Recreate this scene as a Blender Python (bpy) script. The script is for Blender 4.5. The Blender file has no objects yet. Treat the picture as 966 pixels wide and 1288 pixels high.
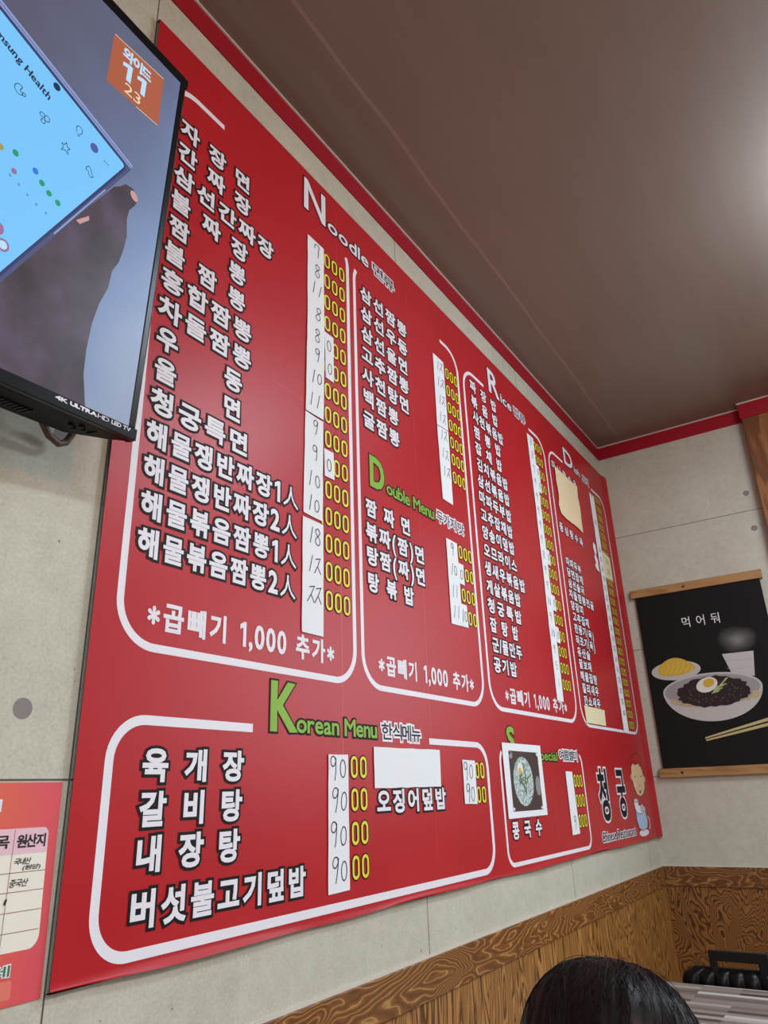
import bpy, bmesh, math, random
from mathutils import Vector, Matrix, Euler

random.seed(7)
SC = bpy.context.scene
COL = SC.collection

# ------------------------------------------------------------------ camera
cam = bpy.data.cameras.new('camera')
cam.sensor_fit = 'VERTICAL'
cam.sensor_height = 24.0
cam.lens = 912.094 / 1288 * 24.0
cam.clip_start = 0.02
camera = bpy.data.objects.new('camera', cam)
COL.objects.link(camera)
RIGHT = Vector((0.54918156, -0.8349954, -0.03438456))
DOWN = Vector((0.28593532, 0.22640425, -0.93111874))
FWD = Vector((0.78526467, 0.50152148, 0.36309172))
mw = Matrix((RIGHT, -DOWN, -FWD)).transposed().to_4x4()
mw.translation = (-2.7734, -0.7128, 1.1926)
camera.matrix_world = mw
SC.camera = camera

# ------------------------------------------------------------------ world, lamps, exposure
world = bpy.data.worlds.new('world')
SC.world = world
world.use_nodes = True
world.node_tree.nodes['Background'].inputs[0].default_value = (0.8, 0.86, 1.0, 1)
world.node_tree.nodes['Background'].inputs[1].default_value = 0.25
SC.view_settings.view_transform = 'Standard'
SC.view_settings.look = 'None'
SC.view_settings.exposure = 0.06
SC.view_settings.gamma = 1.0
SC.view_settings.use_curve_mapping = False
SC.cycles.use_denoising = True
SC.cycles.max_bounces = 8


def area_light(name, loc, target, sx, sy, power, color, spread=180):
    l = bpy.data.lights.new(name, 'AREA')
    l.shape = 'RECTANGLE'
    l.size, l.size_y = sx, sy
    l.energy = power
    l.color = color
    l.spread = math.radians(spread)
    o = bpy.data.objects.new(name, l)
    COL.objects.link(o)
    o.location = loc
    d = Vector(target) - Vector(loc)
    o.rotation_euler = d.to_track_quat('-Z', 'Y').to_euler()
    return o


# flush ceiling panels of the dining room and the daylight of the window beyond the wooden pillar
COOL = (0.71, 0.88, 1.0)
area_light('ceiling_panel_lamp', (-1.1, -1.25, 2.47), (-1.1, -1.25, 0), 0.6, 0.3, 19.0, COOL)
area_light('ceiling_panel_lamp', (-2.9, -2.3, 2.47), (-2.9, -2.3, 0), 0.9, 0.3, 50.0, COOL)
area_light('ceiling_panel_lamp', (-4.4, -1.6, 2.47), (-4.4, -1.6, 0), 0.9, 0.3, 20.0, COOL)
# window daylight beyond the pillar; cool fill added unseen to brighten the back wall
area_light('window_daylight', (-0.04, -1.70, 1.6), (-2, -1.70, 1.3), 1.6, 1.1, 26.0, (0.78, 0.89, 1.0))
area_light('back_wall_fill', (-4.96, -2.3, 1.3), (0, -2.0, 0.9), 2.4, 1.4, 18.0, (0.78, 0.90, 1.0))


def point_light(loc, power, color, r):
    l = bpy.data.lights.new('added_warm_light', 'POINT')
    l.energy, l.color, l.shadow_soft_size = power, color, r
    o = bpy.data.objects.new('added_warm_light', l)
    COL.objects.link(o)
    o.location = loc


point_light((-2.2, -2.0, 2.1), 24.0, (1.0, 0.48, 0.22), 0.12)  # warm light added out of view to brighten the upper wall


# ------------------------------------------------------------------ materials
def srgb(r, g, b):
    f = lambda c: (c / 255 / 12.92) if c <= 10 else (((c / 255) + 0.055) / 1.055) ** 2.4
    return (f(r), f(g), f(b), 1)


MATS = {}


def mat(name, col, rough=0.6, metal=0.0, spec=0.5, emit=None, coat=0.0):
    m = bpy.data.materials.new(name)
    m.use_nodes = True
    b = m.node_tree.nodes['Principled BSDF']
    b.inputs['Base Color'].default_value = col
    b.inputs['Roughness'].default_value = rough
    b.inputs['Metallic'].default_value = metal
    b.inputs['Specular IOR Level'].default_value = spec
    b.inputs['Coat Weight'].default_value = coat
    if emit:
        b.inputs['Emission Color'].default_value = emit
        b.inputs['Emission Strength'].default_value = 1.0
    MATS[name] = m
    return m


class NT:
    """small node helper"""

    def __init__(self, m):
        self.t = m.node_tree
        self.b = self.t.nodes['Principled BSDF']

    def n(self, kind, **kw):
        nd = self.t.nodes.new(kind)
        for k, v in kw.items():
            setattr(nd, k, v)
        return nd

    def link(self, a, b):
        self.t.links.new(a, b)

    def math(self, op, a, b=None, c=None):
        nd = self.n('ShaderNodeMath', operation=op)
        for i, v in enumerate((a, b, c)):
            if v is None:
                continue
            if isinstance(v, (int, float)):
                nd.inputs[i].default_value = v
            else:
                self.link(v, nd.inputs[i])
        return nd.outputs[0]

    def mix(self, f, a, b):
        nd = self.n('ShaderNodeMix', data_type='RGBA')
        for sock, v in ((nd.inputs[0], f), (nd.inputs[6], a), (nd.inputs[7], b)):
            if hasattr(v, 'links'):
                self.link(v, sock)
            else:
                sock.default_value = v
        return nd.outputs[2]

    def coords(self, scale=(1, 1, 1), rot=(0, 0, 0), kind='Object'):
        tc = self.n('ShaderNodeTexCoord')
        mp = self.n('ShaderNodeMapping')
        mp.inputs['Scale'].default_value = scale
        mp.inputs['Rotation'].default_value = rot
        self.link(tc.outputs[kind], mp.inputs['Vector'])
        return mp.outputs['Vector']

    def noise(self, vec, scale, detail=3, rough=0.55, dist=0.0):
        nd = self.n('ShaderNodeTexNoise')
        nd.inputs['Scale'].default_value = scale
        nd.inputs['Detail'].default_value = detail
        nd.inputs['Roughness'].default_value = rough
        nd.inputs['Distortion'].default_value = dist
        self.link(vec, nd.inputs['Vector'])
        return nd.outputs['Fac']

    def ramp(self, fac, stops):
        nd = self.n('ShaderNodeValToRGB')
        el = nd.color_ramp.elements
        while len(el) < len(stops):
            el.new(0.5)
        for e, (p, c) in zip(el, stops):
            e.position = p
            e.color = c
        self.link(fac, nd.inputs[0])
        return nd.outputs[0]

    def bump(self, h, strength, dist=0.001):
        nd = self.n('ShaderNodeBump')
        nd.inputs['Strength'].default_value = strength
        nd.inputs['Distance'].default_value = dist
        self.link(h, nd.inputs['Height'])
        self.link(nd.outputs[0], self.b.inputs['Normal'])


def concrete(name, axis, j0, pitch, z0, zpitch, dots):
    """concrete-look wall board: mottled grey beige, thin dark joints, round tie-hole marks beside the joints"""
    m = mat(name, srgb(200, 195, 184), 0.62, spec=0.35)
    k = NT(m)
    v = k.coords()
    big = k.noise(v, 7, 5, 0.6)
    mid = k.noise(v, 42, 4, 0.65)
    fine = k.noise(v, 260, 2, 0.6)
    f = k.math('ADD', k.math('MULTIPLY', big, 0.3), k.math('ADD', k.math('MULTIPLY', mid, 0.3), k.math('MULTIPLY', fine, 0.4)))
    c = k.ramp(f, [(0.34, srgb(174, 169, 153)), (0.5, srgb(192, 188, 171)), (0.66, srgb(205, 201, 185))])
    speck = k.noise(v, 95, 1, 0.5)
    c = k.mix(k.math('GREATER_THAN', speck, 0.77), c, srgb(146, 138, 124))
    sep = k.n('ShaderNodeSeparateXYZ')
    tc = k.n('ShaderNodeTexCoord')
    k.link(tc.outputs['Object'], sep.inputs[0])
    h = sep.outputs[axis]
    z = sep.outputs['Z']

    def near(val, off, p):
        s = k.math('SUBTRACT', val, off)
        r = k.math('DIVIDE', s, p)
        return k.math('MULTIPLY', k.math('ABSOLUTE', k.math('SUBTRACT', r, k.math('ROUND', r))), p)

    dh, dz = near(h, j0, pitch), near(z, z0, zpitch)
    line = k.math('LESS_THAN', k.math('MINIMUM', dh, dz), 0.0011)
    c = k.mix(line, c, srgb(92, 84, 74))
    if dots:
        a = k.math('SUBTRACT', dh, dots[0])
        b = k.math('SUBTRACT', dz, dots[1])
        r = k.math('SQRT', k.math('ADD', k.math('MULTIPLY', a, a), k.math('MULTIPLY', b, b)))
        c = k.mix(k.math('LESS_THAN', r, 0.0105), c, srgb(132, 124, 122))
    k.link(c, k.b.inputs['Base Color'])
    k.bump(k.math('SUBTRACT', mid, k.math('MULTIPLY', line, 2.0)), 0.12, 0.002)
    return m


concrete('concrete_left', 'X', -0.133, 0.7165, 1.2183, 0.4412, (0.062, 0.0675))
concrete('concrete_back', 'Y', -0.567, 0.7165, 1.2183, 0.4412, (0.062, 0.0675))


def wood_grain(name, scale, base, dark, light, rings, rough=0.38, seed=0.0, sharp=0.5, thin=False):
    """flame-figured veneer: the contour lines of a stretched noise field"""
    m = mat(name, base, rough, spec=0.45)
    k = NT(m)
    tc = k.n('ShaderNodeTexCoord')
    mp = k.n('ShaderNodeMapping')
    mp.inputs['Scale'].default_value = scale
    mp.inputs['Location'].default_value = (seed, seed * 0.7, seed * 1.3)
    k.link(tc.outputs['Object'], mp.inputs['Vector'])
    v = mp.outputs['Vector']
    f = k.noise(v, 1.0, 3.0, 0.42, 0.35)
    wob = k.noise(v, 7.0, 2, 0.5)
    val = k.math('ADD', k.math('MULTIPLY', f, rings), k.math('MULTIPLY', wob, 0.55))
    fr = k.math('FRACT', val)
    if thin:
        c = k.ramp(fr, [(0.0, light), (0.12, base), (0.55, dark), (0.9, base), (1.0, light)])
    else:
        c = k.ramp(fr, [(0.0, light), (0.45, base), (0.72, dark), (0.86, dark), (1.0, light)])
    big = k.noise(v, 0.8, 2)
    c = k.mix(k.math('MULTIPLY', big, 0.3), c, dark)
    fib = k.noise(k.coords((scale[0] * 9, scale[1] * 9, scale[2] * 9)), 4.0, 3)
    c = k.mix(k.math('MULTIPLY', fib, 0.25), c, base)
    k.link(c, k.b.inputs['Base Color'])
    k.bump(fr, 0.12, 0.0006)
    return m


wood_grain('veneer_panel_left', (13.0, 13.0, 2.4), srgb(166, 112, 54), srgb(76, 44, 18), srgb(194, 142, 78), 30, seed=2.3)
wood_grain('veneer_panel_back', (8.0, 8.0, 4.2), srgb(142, 92, 46), srgb(66, 38, 18), srgb(164, 110, 58), 46, seed=8.1)
wood_grain('veneer_rail_left', (3.2, 10.0, 13.0), srgb(140, 90, 44), srgb(98, 58, 26), srgb(204, 156, 92), 27, seed=1.2, thin=True)
wood_grain('veneer_rail_back', (10.0, 4.5, 12.0), srgb(128, 82, 42), srgb(88, 52, 26), srgb(190, 142, 84), 26, seed=5.7, thin=True)
wood_grain('pillar_wood', (7.0, 7.0, 1.6), srgb(140, 88, 44), srgb(104, 60, 28), srgb(160, 106, 58), 5, 0.45, seed=3.9)
wood_grain('bar_wood', (30.0, 3.0, 30.0), srgb(168, 124, 74), srgb(146, 104, 60), srgb(180, 138, 88), 4, 0.5, seed=4.4)
wood_grain('floor_wood', (2.0, 9.0, 9.0), srgb(120, 98, 76), srgb(88, 70, 54), srgb(140, 116, 92), 6, 0.4, seed=0.4)


def ceiling_paper():
    m = mat('ceiling_paper', srgb(134, 114, 100), 0.36, spec=0.8)
    k = NT(m)
    v = k.coords((1.2, 14, 1))
    st = k.noise(v, 1.6, 4, 0.6)
    cl = k.noise(k.coords(), 1.3, 3, 0.5)
    f = k.math('ADD', k.math('MULTIPLY', st, 0.5), k.math('MULTIPLY', cl, 0.5))
    c = k.ramp(f, [(0.35, srgb(125, 109, 97)), (0.65, srgb(134, 118, 106))])
    sep = k.n('ShaderNodeSeparateXYZ')
    tc = k.n('ShaderNodeTexCoord')
    k.link(tc.outputs['Object'], sep.inputs[0])
    wob = k.math('MULTIPLY', k.math('SUBTRACT', k.noise(k.coords((3, 0.1, 1)), 1.0, 2), 0.5), 0.02)
    d = k.math('ABSOLUTE', k.math('ADD', k.math('ADD', sep.outputs['Y'], wob), k.math('ADD', 0.105, k.math('MULTIPLY', sep.outputs['X'], -0.018))))
    seam = k.math('LESS_THAN', d, 0.004)
    c = k.mix(k.math('MULTIPLY', seam, 0.35), c, srgb(176, 160, 146))
    k.link(c, k.b.inputs['Base Color'])
    k.bump(f, 0.10, 0.003)
    return m


ceiling_paper()
mat('red_strip', srgb(160, 24, 40), 0.5, spec=0.25)
mat('white_caulk', srgb(206, 196, 184), 0.6)
mat('plaster', srgb(206, 200, 190), 0.8)
mat('gap_shade', srgb(40, 30, 26), 0.9)  # shade beside and under the board, put into its edge colour


def vinyl():
    m = mat('board_red', srgb(176, 29, 37), 0.38, spec=0.3)
    k = NT(m)
    n = k.noise(k.coords(), 180, 2)
    b = k.noise(k.coords(), 5, 2)
    c = k.ramp(b, [(0.3, srgb(176, 28, 35)), (0.7, srgb(182, 31, 38))])
    k.link(c, k.b.inputs['Base Color'])
    k.bump(n, 0.04, 0.0006)
    return m


vinyl()
mat('board_crease', srgb(206, 62, 66), 0.3)
mat('print_white', srgb(232, 228, 234), 0.45, spec=0.25)
mat('print_black', srgb(18, 15, 15), 0.6, spec=0.25)
mat('print_yellow', srgb(232, 212, 64), 0.45, spec=0.25)
mat('print_green', srgb(136, 178, 60), 0.45, spec=0.25)
mat('paper_white', srgb(232, 234, 236), 0.75, spec=0.2)
mat('paper_cream', srgb(232, 208, 170), 0.8, spec=0.2)
mat('paper_yellowed', srgb(228, 216, 176), 0.8, spec=0.2)
mat('ink', srgb(24, 22, 24), 0.6)
mat('ink_faint', srgb(92, 92, 96), 0.6)
mat('skin_print', srgb(222, 190, 150), 0.45)
mat('line_brown', srgb(60, 30, 24), 0.5)
mat('print_blue', srgb(170, 196, 226), 0.45)
mat('print_grey', srgb(196, 192, 194), 0.45)


# ------------------------------------------------------------------ mesh helpers
class MB:
    def __init__(self):
        self.v, self.f, self.m = [], [], []

    def add(self, verts, faces, mi=0):
        o = len(self.v)
        self.v += [tuple(p) for p in verts]
        self.f += [tuple(i + o for i in f) for f in faces]
        self.m += [mi] * len(faces)

    def box(self, a, b, mi=0):
        (x0, y0, z0), (x1, y1, z1) = a, b
        self.add([(x0, y0, z0), (x1, y0, z0), (x1, y1, z0), (x0, y1, z0), (x0, y0, z1), (x1, y0, z1), (x1, y1, z1), (x0, y1, z1)],
                 [(0, 3, 2, 1), (4, 5, 6, 7), (0, 1, 5, 4), (1, 2, 6, 5), (2, 3, 7, 6), (3, 0, 4, 7)], mi)

    def tube(self, pts, r, n=10, mi=0, caps=True):
        pts = [Vector(p) for p in pts]
        rings, prev = [], None
        for i, p in enumerate(pts):
            d = (pts[min(i + 1, len(pts) - 1)] - pts[max(i - 1, 0)]).normalized()
            if prev is None:
                s = Vector((0, 0, 1)) if abs(d.z) < 0.9 else Vector((1, 0, 0))
                u = d.cross(s).normalized()
            else:
                u = (prev - d * prev.dot(d)).normalized()
            prev = u
            w = d.cross(u)
            rr = r[i] if isinstance(r, (list, tuple)) else r
            rings.append([p + (u * math.cos(2 * math.pi * k / n) + w * math.sin(2 * math.pi * k / n)) * rr for k in range(n)])
        vs = [q for ring in rings for q in ring]
        fs = []
        for i in range(len(rings) - 1):
            for k in range(n):
                k2 = (k + 1) % n
                fs.append((i * n + k, i * n + k2, (i + 1) * n + k2, (i + 1) * n + k))
        if caps:
            fs.append(tuple(reversed(range(n))))
            fs.append(tuple(range((len(rings) - 1) * n, len(rings) * n)))
        self.add(vs, fs, mi)

    def build(self, name, mats, parent=None, smooth=False):
        me = bpy.data.meshes.new(name)
        me.from_pydata(self.v, [], self.f)
        if not isinstance(mats, (list, tuple)):
            mats = [mats]
        for m in mats:
            me.materials.append(MATS[m])
        me.polygons.foreach_set('material_index', self.m)
        if smooth:
            me.polygons.foreach_set('use_smooth', [True] * len(self.f))
        me.update()
        o = bpy.data.objects.new(name, me)
        COL.objects.link(o)
        if parent:
            o.parent = parent
        return o


def bevel(o, w, seg=2):
    md = o.modifiers.new('bevel', 'BEVEL')
    md.width = w
    md.segments = seg
    md.limit_method = 'ANGLE'
    return o


def tag(o, label=None, cat=None, group=None, kind=None):
    for k, v in (('label', label), ('category', cat), ('group', group), ('kind', kind)):
        if v:
            o[k] = v
    return o


def thing(name, label, cat, loc=(0, 0, 0), group=None):
    o = bpy.data.objects.new(name, None)
    o.empty_display_size = 0.05
    COL.objects.link(o)
    o.location = loc
    return tag(o, label, cat, group)


def struct(name, a, b, m):
    mb = MB()
    mb.box(a, b)
    return tag(mb.build(name, m), kind='structure')


# flat drawing: a Flat collects 2D shapes in (u, v) with a height off the sheet and maps them into a plane
class Flat(MB):
    def __init__(self, fn):
        super().__init__()
        self.fn = fn

    def poly(self, pts, off, mi=0):
        self.add([self.fn(u, v, off) for u, v in pts], [tuple(range(len(pts)))], mi)

    def slab(self, pts, o0, o1, mi=0):
        n = len(pts)
        vs = [self.fn(u, v, o1) for u, v in pts] + [self.fn(u, v, o0) for u, v in pts]
        fs = [tuple(range(n)), tuple(reversed(range(n, 2 * n)))]
        fs += [(i, i + n, (i + 1) % n + n, (i + 1) % n) for i in range(n)]
        self.add(vs, fs, mi)

    def ellipse(self, cu, cv, ru, rv, off, mi=0, rot=0, n=32, a0=0, a1=2 * math.pi):
        c, s = math.cos(rot), math.sin(rot)
        pts = []
        for k in range(n):
            a = a0 + (a1 - a0) * k / (n if a1 - a0 > 6.28 else n - 1)
            x, y = ru * math.cos(a), rv * math.sin(a)
            pts.append((cu + x * c - y * s, cv + x * s + y * c))
        self.poly(pts, off, mi)
        return pts

    def stroke(self, pts, w, off, mi=0, closed=False):
        P = [Vector(p) for p in pts]
        n = len(P)
        if n < 2:
            return
        L, R = [], []
        for i in range(n):
            if closed:
                a, b = P[i - 1], P[(i + 1) % n]
            else:
                a, b = P[max(i - 1, 0)], P[min(i + 1, n - 1)]
            d1 = (P[i] - a)
            d2 = (b - P[i])
            if d1.length < 1e-9:
                d1 = d2
            if d2.length < 1e-9:
                d2 = d1
            d1, d2 = d1.normalized(), d2.normalized()
            t = (d1 + d2)
            t = t.normalized() if t.length > 1e-6 else d1
            nr = Vector((-t.y, t.x))
            kk = max(0.45, nr.dot(Vector((-d1.y, d1.x))))
            L.append(P[i] + nr * (w / 2 / kk))
            R.append(P[i] - nr * (w / 2 / kk))
        vs = [self.fn(p.x, p.y, off) for p in L] + [self.fn(p.x, p.y, off) for p in R]
        fs = []
        for i in range(n if closed else n - 1):
            j = (i + 1) % n
            fs.append((i, j, j + n, i + n))
        self.add(vs, fs, mi)


# ------------------------------------------------------------------ glyphs: outline of each character from the built-in face, thickened along its contour
GL = {}


def glyph(ch):
    if ch in GL:
        return GL[ch]
    c = bpy.data.curves.new('glyph', 'FONT')
    c.body = ch
    c.size = 1
    c.resolution_u = 3
    c.fill_mode = 'FRONT'
    o = bpy.data.objects.new('glyph', c)
    COL.objects.link(o)
    bpy.context.view_layer.update()
    me = o.to_mesh()
    vs = [(v.co.x, v.co.y) for v in me.vertices]
    fs = [tuple(p.vertices) for p in me.polygons]
    o.to_mesh_clear()
    bpy.data.objects.remove(o)
    bpy.data.curves.remove(c)
    area = 0
    for f in fs:
        for i in range(len(f)):
            a, b = vs[f[i]], vs[f[(i + 1) % len(f)]]
            area += a[0] * b[1] - a[1] * b[0]
    if area < 0:
        fs = [tuple(reversed(f)) for f in fs]
    cnt = set()
    for f in fs:
        for i in range(len(f)):
            cnt.add((f[i], f[(i + 1) % len(f)]))
    nxt = {}
    for a, b in cnt:
        if (b, a) not in cnt:
            nxt.setdefault(a, []).append(b)
    loops = []
    while nxt:
        s = next(iter(nxt))
        loop, cur = [s], s
        while True:
            l = nxt[cur]
            b = l.pop()
            if not l:
                del nxt[cur]
            if b == s or b not in nxt:
                break
            loop.append(b)
            cur = b
        pts = [vs[i] for i in loop]
        q = [pts[0]]
        for p in pts[1:]:
            if math.dist(p, q[-1]) > 1e-4:
                q.append(p)
        if len(q) > 2 and math.dist(q[0], q[-1]) < 1e-4:
            q.pop()
        if len(q) > 2:
            loops.append(q)
    if ch == '1':
        loops = [[(0.20, 0.0), (0.29, 0.0), (0.29, 0.69), (0.215, 0.69), (0.05, 0.60), (0.05, 0.515), (0.20, 0.585)]]
        vs, fs = loops[0], [tuple(range(7))]
    xs = [p[0] for p in vs] or [0, 0.3]
    ys = [p[1] for p in vs] or [0, 0.3]
    GL[ch] = (vs, fs, loops, min(xs), max(xs), min(ys), max(ys))
    return GL[ch]


def is_cjk(ch):
    return ord(ch) > 0x2E80


def place_glyph(fl, ch, tf, scale2, bold, outl, off, mi, mo, big_off=0.0003):
    """tf maps glyph coordinates into the sheet; bold and outl are widths in sheet metres; scale2 = (sx, sy) metres per glyph unit"""
    vs, fs, loops = glyph(ch)[:3]
    sx, sy = scale2

    def grow(r, o, mi_):
        fl.add([fl.fn(*tf(x, y), o) for x, y in vs], fs, mi_)
        if r <= 0:
            return
        for li, lp in enumerate(loops):
            n = len(lp)
            lay = [o - 4e-5 - 2.2e-5 * (li % 5) - 1.8e-5 * ((i * 7) % n) / n for i in range(n)]   # keeps overlapping edges from lying in one plane
            Q = [Vector((x * sx, y * sy)) for x, y in lp]
            out = []
            for i in range(n):
                d1 = (Q[i] - Q[i - 1])
                d2 = (Q[(i + 1) % n] - Q[i])
                if d1.length < 1e-9 or d2.length < 1e-9:
                    d1 = d2 = Q[(i + 1) % n] - Q[i - 1]
                d1, d2 = d1.normalized(), d2.normalized()
                n1, n2 = Vector((d1.y, -d1.x)), Vector((d2.y, -d2.x))
                nn = n1 + n2
                nn = nn.normalized() if nn.length > 1e-6 else n1
                kk = max(0.55, nn.dot(n1))
                out.append(nn * (r / kk))
            A = [fl.fn(*tf(x, y), h_) for (x, y), h_ in zip(lp, lay)]
            Bp = []
            for (x, y), w, h_ in zip(lp, out, lay):
                u, v = tf(x, y)
                Bp.append(fl.fn(u + w.x, v + w.y, h_))
            fl.add(A + Bp, [(i, i + n, (i + 1) % n + n, (i + 1) % n) for i in range(n)], mi_)

    if outl > 0:
        grow(bold + outl, off, mo)
        grow(bold, off + big_off, mi)
    else:
        grow(bold, off, mi)


def glyph_weight(ch):
    """stroke thickening (in em) that keeps the gaps of crowded blocks open"""
    if ch == '人':
        return 0.006
    per = sum(math.dist(l[i - 1], l[i]) for l in glyph(ch)[2] for i in range(len(l)))
    return max(0.012, min(0.036, 0.0575 - 0.0032 * per))


def line_text(fl, text, x0, x1, z, h, off, mi=0, mo=1, bold=None, outl=None, wfac=None):
    """characters spread so that the first is centred on x0 and the last on x1; h = em height of a hangul block"""
    wt = []
    for ch in text:
        wt.append(1.0 if is_cjk(ch) else {'(': 0.45, ')': 0.45, '1': 0.5, ' ': 0.45, '*': 0.62, ',': 0.3, '/': 0.35}.get(ch, 0.62))
    cs, acc = [], 0
    for i, w in enumerate(wt):
        cs.append(acc + w / 2)
        acc += w
    span = cs[-1] - cs[0] if len(cs) > 1 else 1
    pitch = (x1 - x0) / span if span else h
    em = h / 0.905
    auto = bold is None
    bold = em * 0.034 if bold is None else bold
    outl = em * 0.080 if outl is None else outl
    for ch, c in zip(text, cs):
        if ch == ' ':
            continue
        u = x0 + (c - cs[0]) * pitch
        g = glyph(ch)
        if is_cjk(ch):
            sx = (wfac or (min(pitch * 0.96, em * 1.15) if pitch < em * 1.32 else em * 1.01))
            gx, gy = 0.46, 0.375
            sy = em * 0.93
        else:
            sy = em * 1.12
            sx = min(em, pitch * 1.05)
            gx, gy = (g[3] + g[4]) / 2, 0.345
        if ch == '*':
            gy = (g[5] + g[6]) / 2 + 0.02
        tf = lambda x, y, u=u, sx=sx, sy=sy, gx=gx, gy=gy: (u + (x - gx) * sx, z + (y - gy) * sy)
        place_glyph(fl, ch, tf, (sx, sy), (bold if not auto else em * glyph_weight(ch)), outl, off, mi, mo)


def fit_text(fl, text, u0, u1, v0, v1, off, mi=0, mo=1, bold=0.0, outl=0.0, gap=0.06, slant=0.0):
    """whole string scaled so that its ink box (bold included) is exactly u0..u1, v0..v1"""
    x, runs, lo, hi = 0.0, [], 9, -9
    for ch in text:
        if ch == ' ':
            x += 0.28
            continue
        g = glyph(ch)
        runs.append((ch, x - g[3]))
        x += g[4] - g[3] + gap
        lo, hi = min(lo, g[5]), max(hi, g[6])
    tot = x - gap
    sx = (u1 - u0 - 2 * bold) / tot
    sy = (v1 - v0 - 2 * bold) / (hi - lo)
    for ch, dx in runs:
        tf = lambda a, b, dx=dx: (u0 + bold + (a + dx) * sx + slant * (b - lo) * sy, v0 + bold + (b - lo) * sy)
        place_glyph(fl, ch, tf, (sx, sy), bold, outl, off, mi, mo)


def oval_ring(cu, cv, w, h, n=8):
    """centre line of a rounded 0"""
    r = w / 2
    pts = []
    for cx, cy, a0 in ((cu, cv + h / 2 - r, 0), (cu, cv - h / 2 + r, math.pi)):
        for k in range(n + 1):
            a = a0 + math.pi * k / n
            pts.append((cx + r * math.cos(a), cy + r * math.sin(a)))
    return pts


def zeros(fl, centres, z, w, h, t, o, off, mi=0, mo=1):
    for u in centres:
        ring = oval_ring(u, z, w - t, h - t)
        fl.stroke(ring, t + 2 * o, off, mo, True)
        fl.stroke(ring, t, off + 0.0003, mi, True)


def circ(cx, cy, rx, ry, a0, a1, n=14):
    return [(cx + rx * math.cos(math.radians(a0 + (a1 - a0) * k / n)), cy + ry * math.sin(math.radians(a0 + (a1 - a0) * k / n))) for k in range(n + 1)]


# handwritten figures in a unit box (x 0..0.6, y 0..1)
HAND = {
    '0': [circ(0.3, 0.46, 0.19, 0.36, 80, 440, 16)],
    '1': [[(0.42, 1.0), (0.22, 0.0)]],
    '2': [[(0.14, 0.86), (0.58, 0.98), (0.34, 0.5), (0.02, 0.02)], [(0.34, 0.44), (0.62, 0.06)]],
    '7': [[(0.05, 0.62), (0.1, 0.95), (0.5, 1.0), (0.5, 0.8), (0.4, 0.0)]],
    '8': [[(0.5, 0.88), (0.34, 1.0), (0.14, 0.86), (0.2, 0.66), (0.38, 0.5), (0.52, 0.28), (0.42, 0.04), (0.22, 0.04), (0.1, 0.22), (0.2, 0.42), (0.4, 0.6), (0.54, 0.8), (0.42, 0.98)]],
    '9': [[(0.46, 0.8), (0.36, 0.97), (0.18, 0.96), (0.08, 0.78), (0.16, 0.6), (0.32, 0.6), (0.44, 0.78), (0.46, 0.9), (0.42, 0.4), (0.34, 0.0)]],
    '5': [[(0.5, 0.95), (0.2, 0.95), (0.16, 0.58), (0.42, 0.55), (0.46, 0.2), (0.14, 0.05)]],
}


def smooth(p, k=5):
    q = [p[0]] + list(p) + [p[-1]]
    out = []
    for i in range(1, len(q) - 2):
        for j in range(k):
            t = j / k
            out.append(tuple(0.5 * (2 * q[i][d] + (q[i + 1][d] - q[i - 1][d]) * t + (2 * q[i - 1][d] - 5 * q[i][d] + 4 * q[i + 1][d] - q[i + 2][d]) * t * t + (3 * q[i][d] - q[i - 1][d] - 3 * q[i + 1][d] + q[i + 2][d]) * t ** 3) for d in (0, 1)))
    out.append(tuple(p[-1]))
    return out


def hand(fl, text, cu, cv, h, off, w=0.0015, mi=0, gap=0.62, jit=0.05):
    tot = len(text) * gap * h
    for i, ch in enumerate(text):
        ox = cu - tot / 2 + i * gap * h + random.uniform(-jit, jit) * h
        oy = cv - h / 2 + random.uniform(-jit, jit) * h
        sl = random.uniform(-0.05, 0.1)
        for st in HAND[ch]:
            st = smooth(st) if ch not in '12' else st
            fl.stroke([(ox + (x + sl * y) * h, oy + y * h) for x, y in st], w, off, mi)


# ------------------------------------------------------------------ the room
ZC = 2.5
struct('floor', (-5.0, -4.2, -0.05), (0.0, 0.0, 0.0), 'floor_wood')
struct('ceiling', (-5.1, -4.3, ZC), (0.1, 0.1, ZC + 0.05), 'ceiling_paper')
struct('wall_left', (-5.1, 0.0, 0.0), (0.1, 0.1, ZC), 'concrete_left')
struct('wall_back', (0.0, -4.3, 0.0), (0.1, 0.0, ZC), 'concrete_back')
struct('wall_right', (-5.1, -4.3, 0.0), (0.0, -4.2, ZC), 'plaster')
struct('wall_front', (-5.1, -4.2, 0.0), (-5.0, 0.0, ZC), 'plaster')
# red cornice strips with a pale sealant line along the ceiling
struct('trim_1', (-5.0, -0.003, 2.4437), (0.0, 0.0, 2.4965), 'red_strip')
struct('trim_2', (-0.003, -0.547, 2.4437), (0.0, -0.003, 2.4965), 'red_strip')
struct('trim_3', (-5.0, -0.006, 2.4958), (0.0, 0.0, 2.5), 'white_caulk')
struct('trim_4', (-0.006, -0.547, 2.4958), (0.0, -0.006, 2.5), 'white_caulk')
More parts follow.
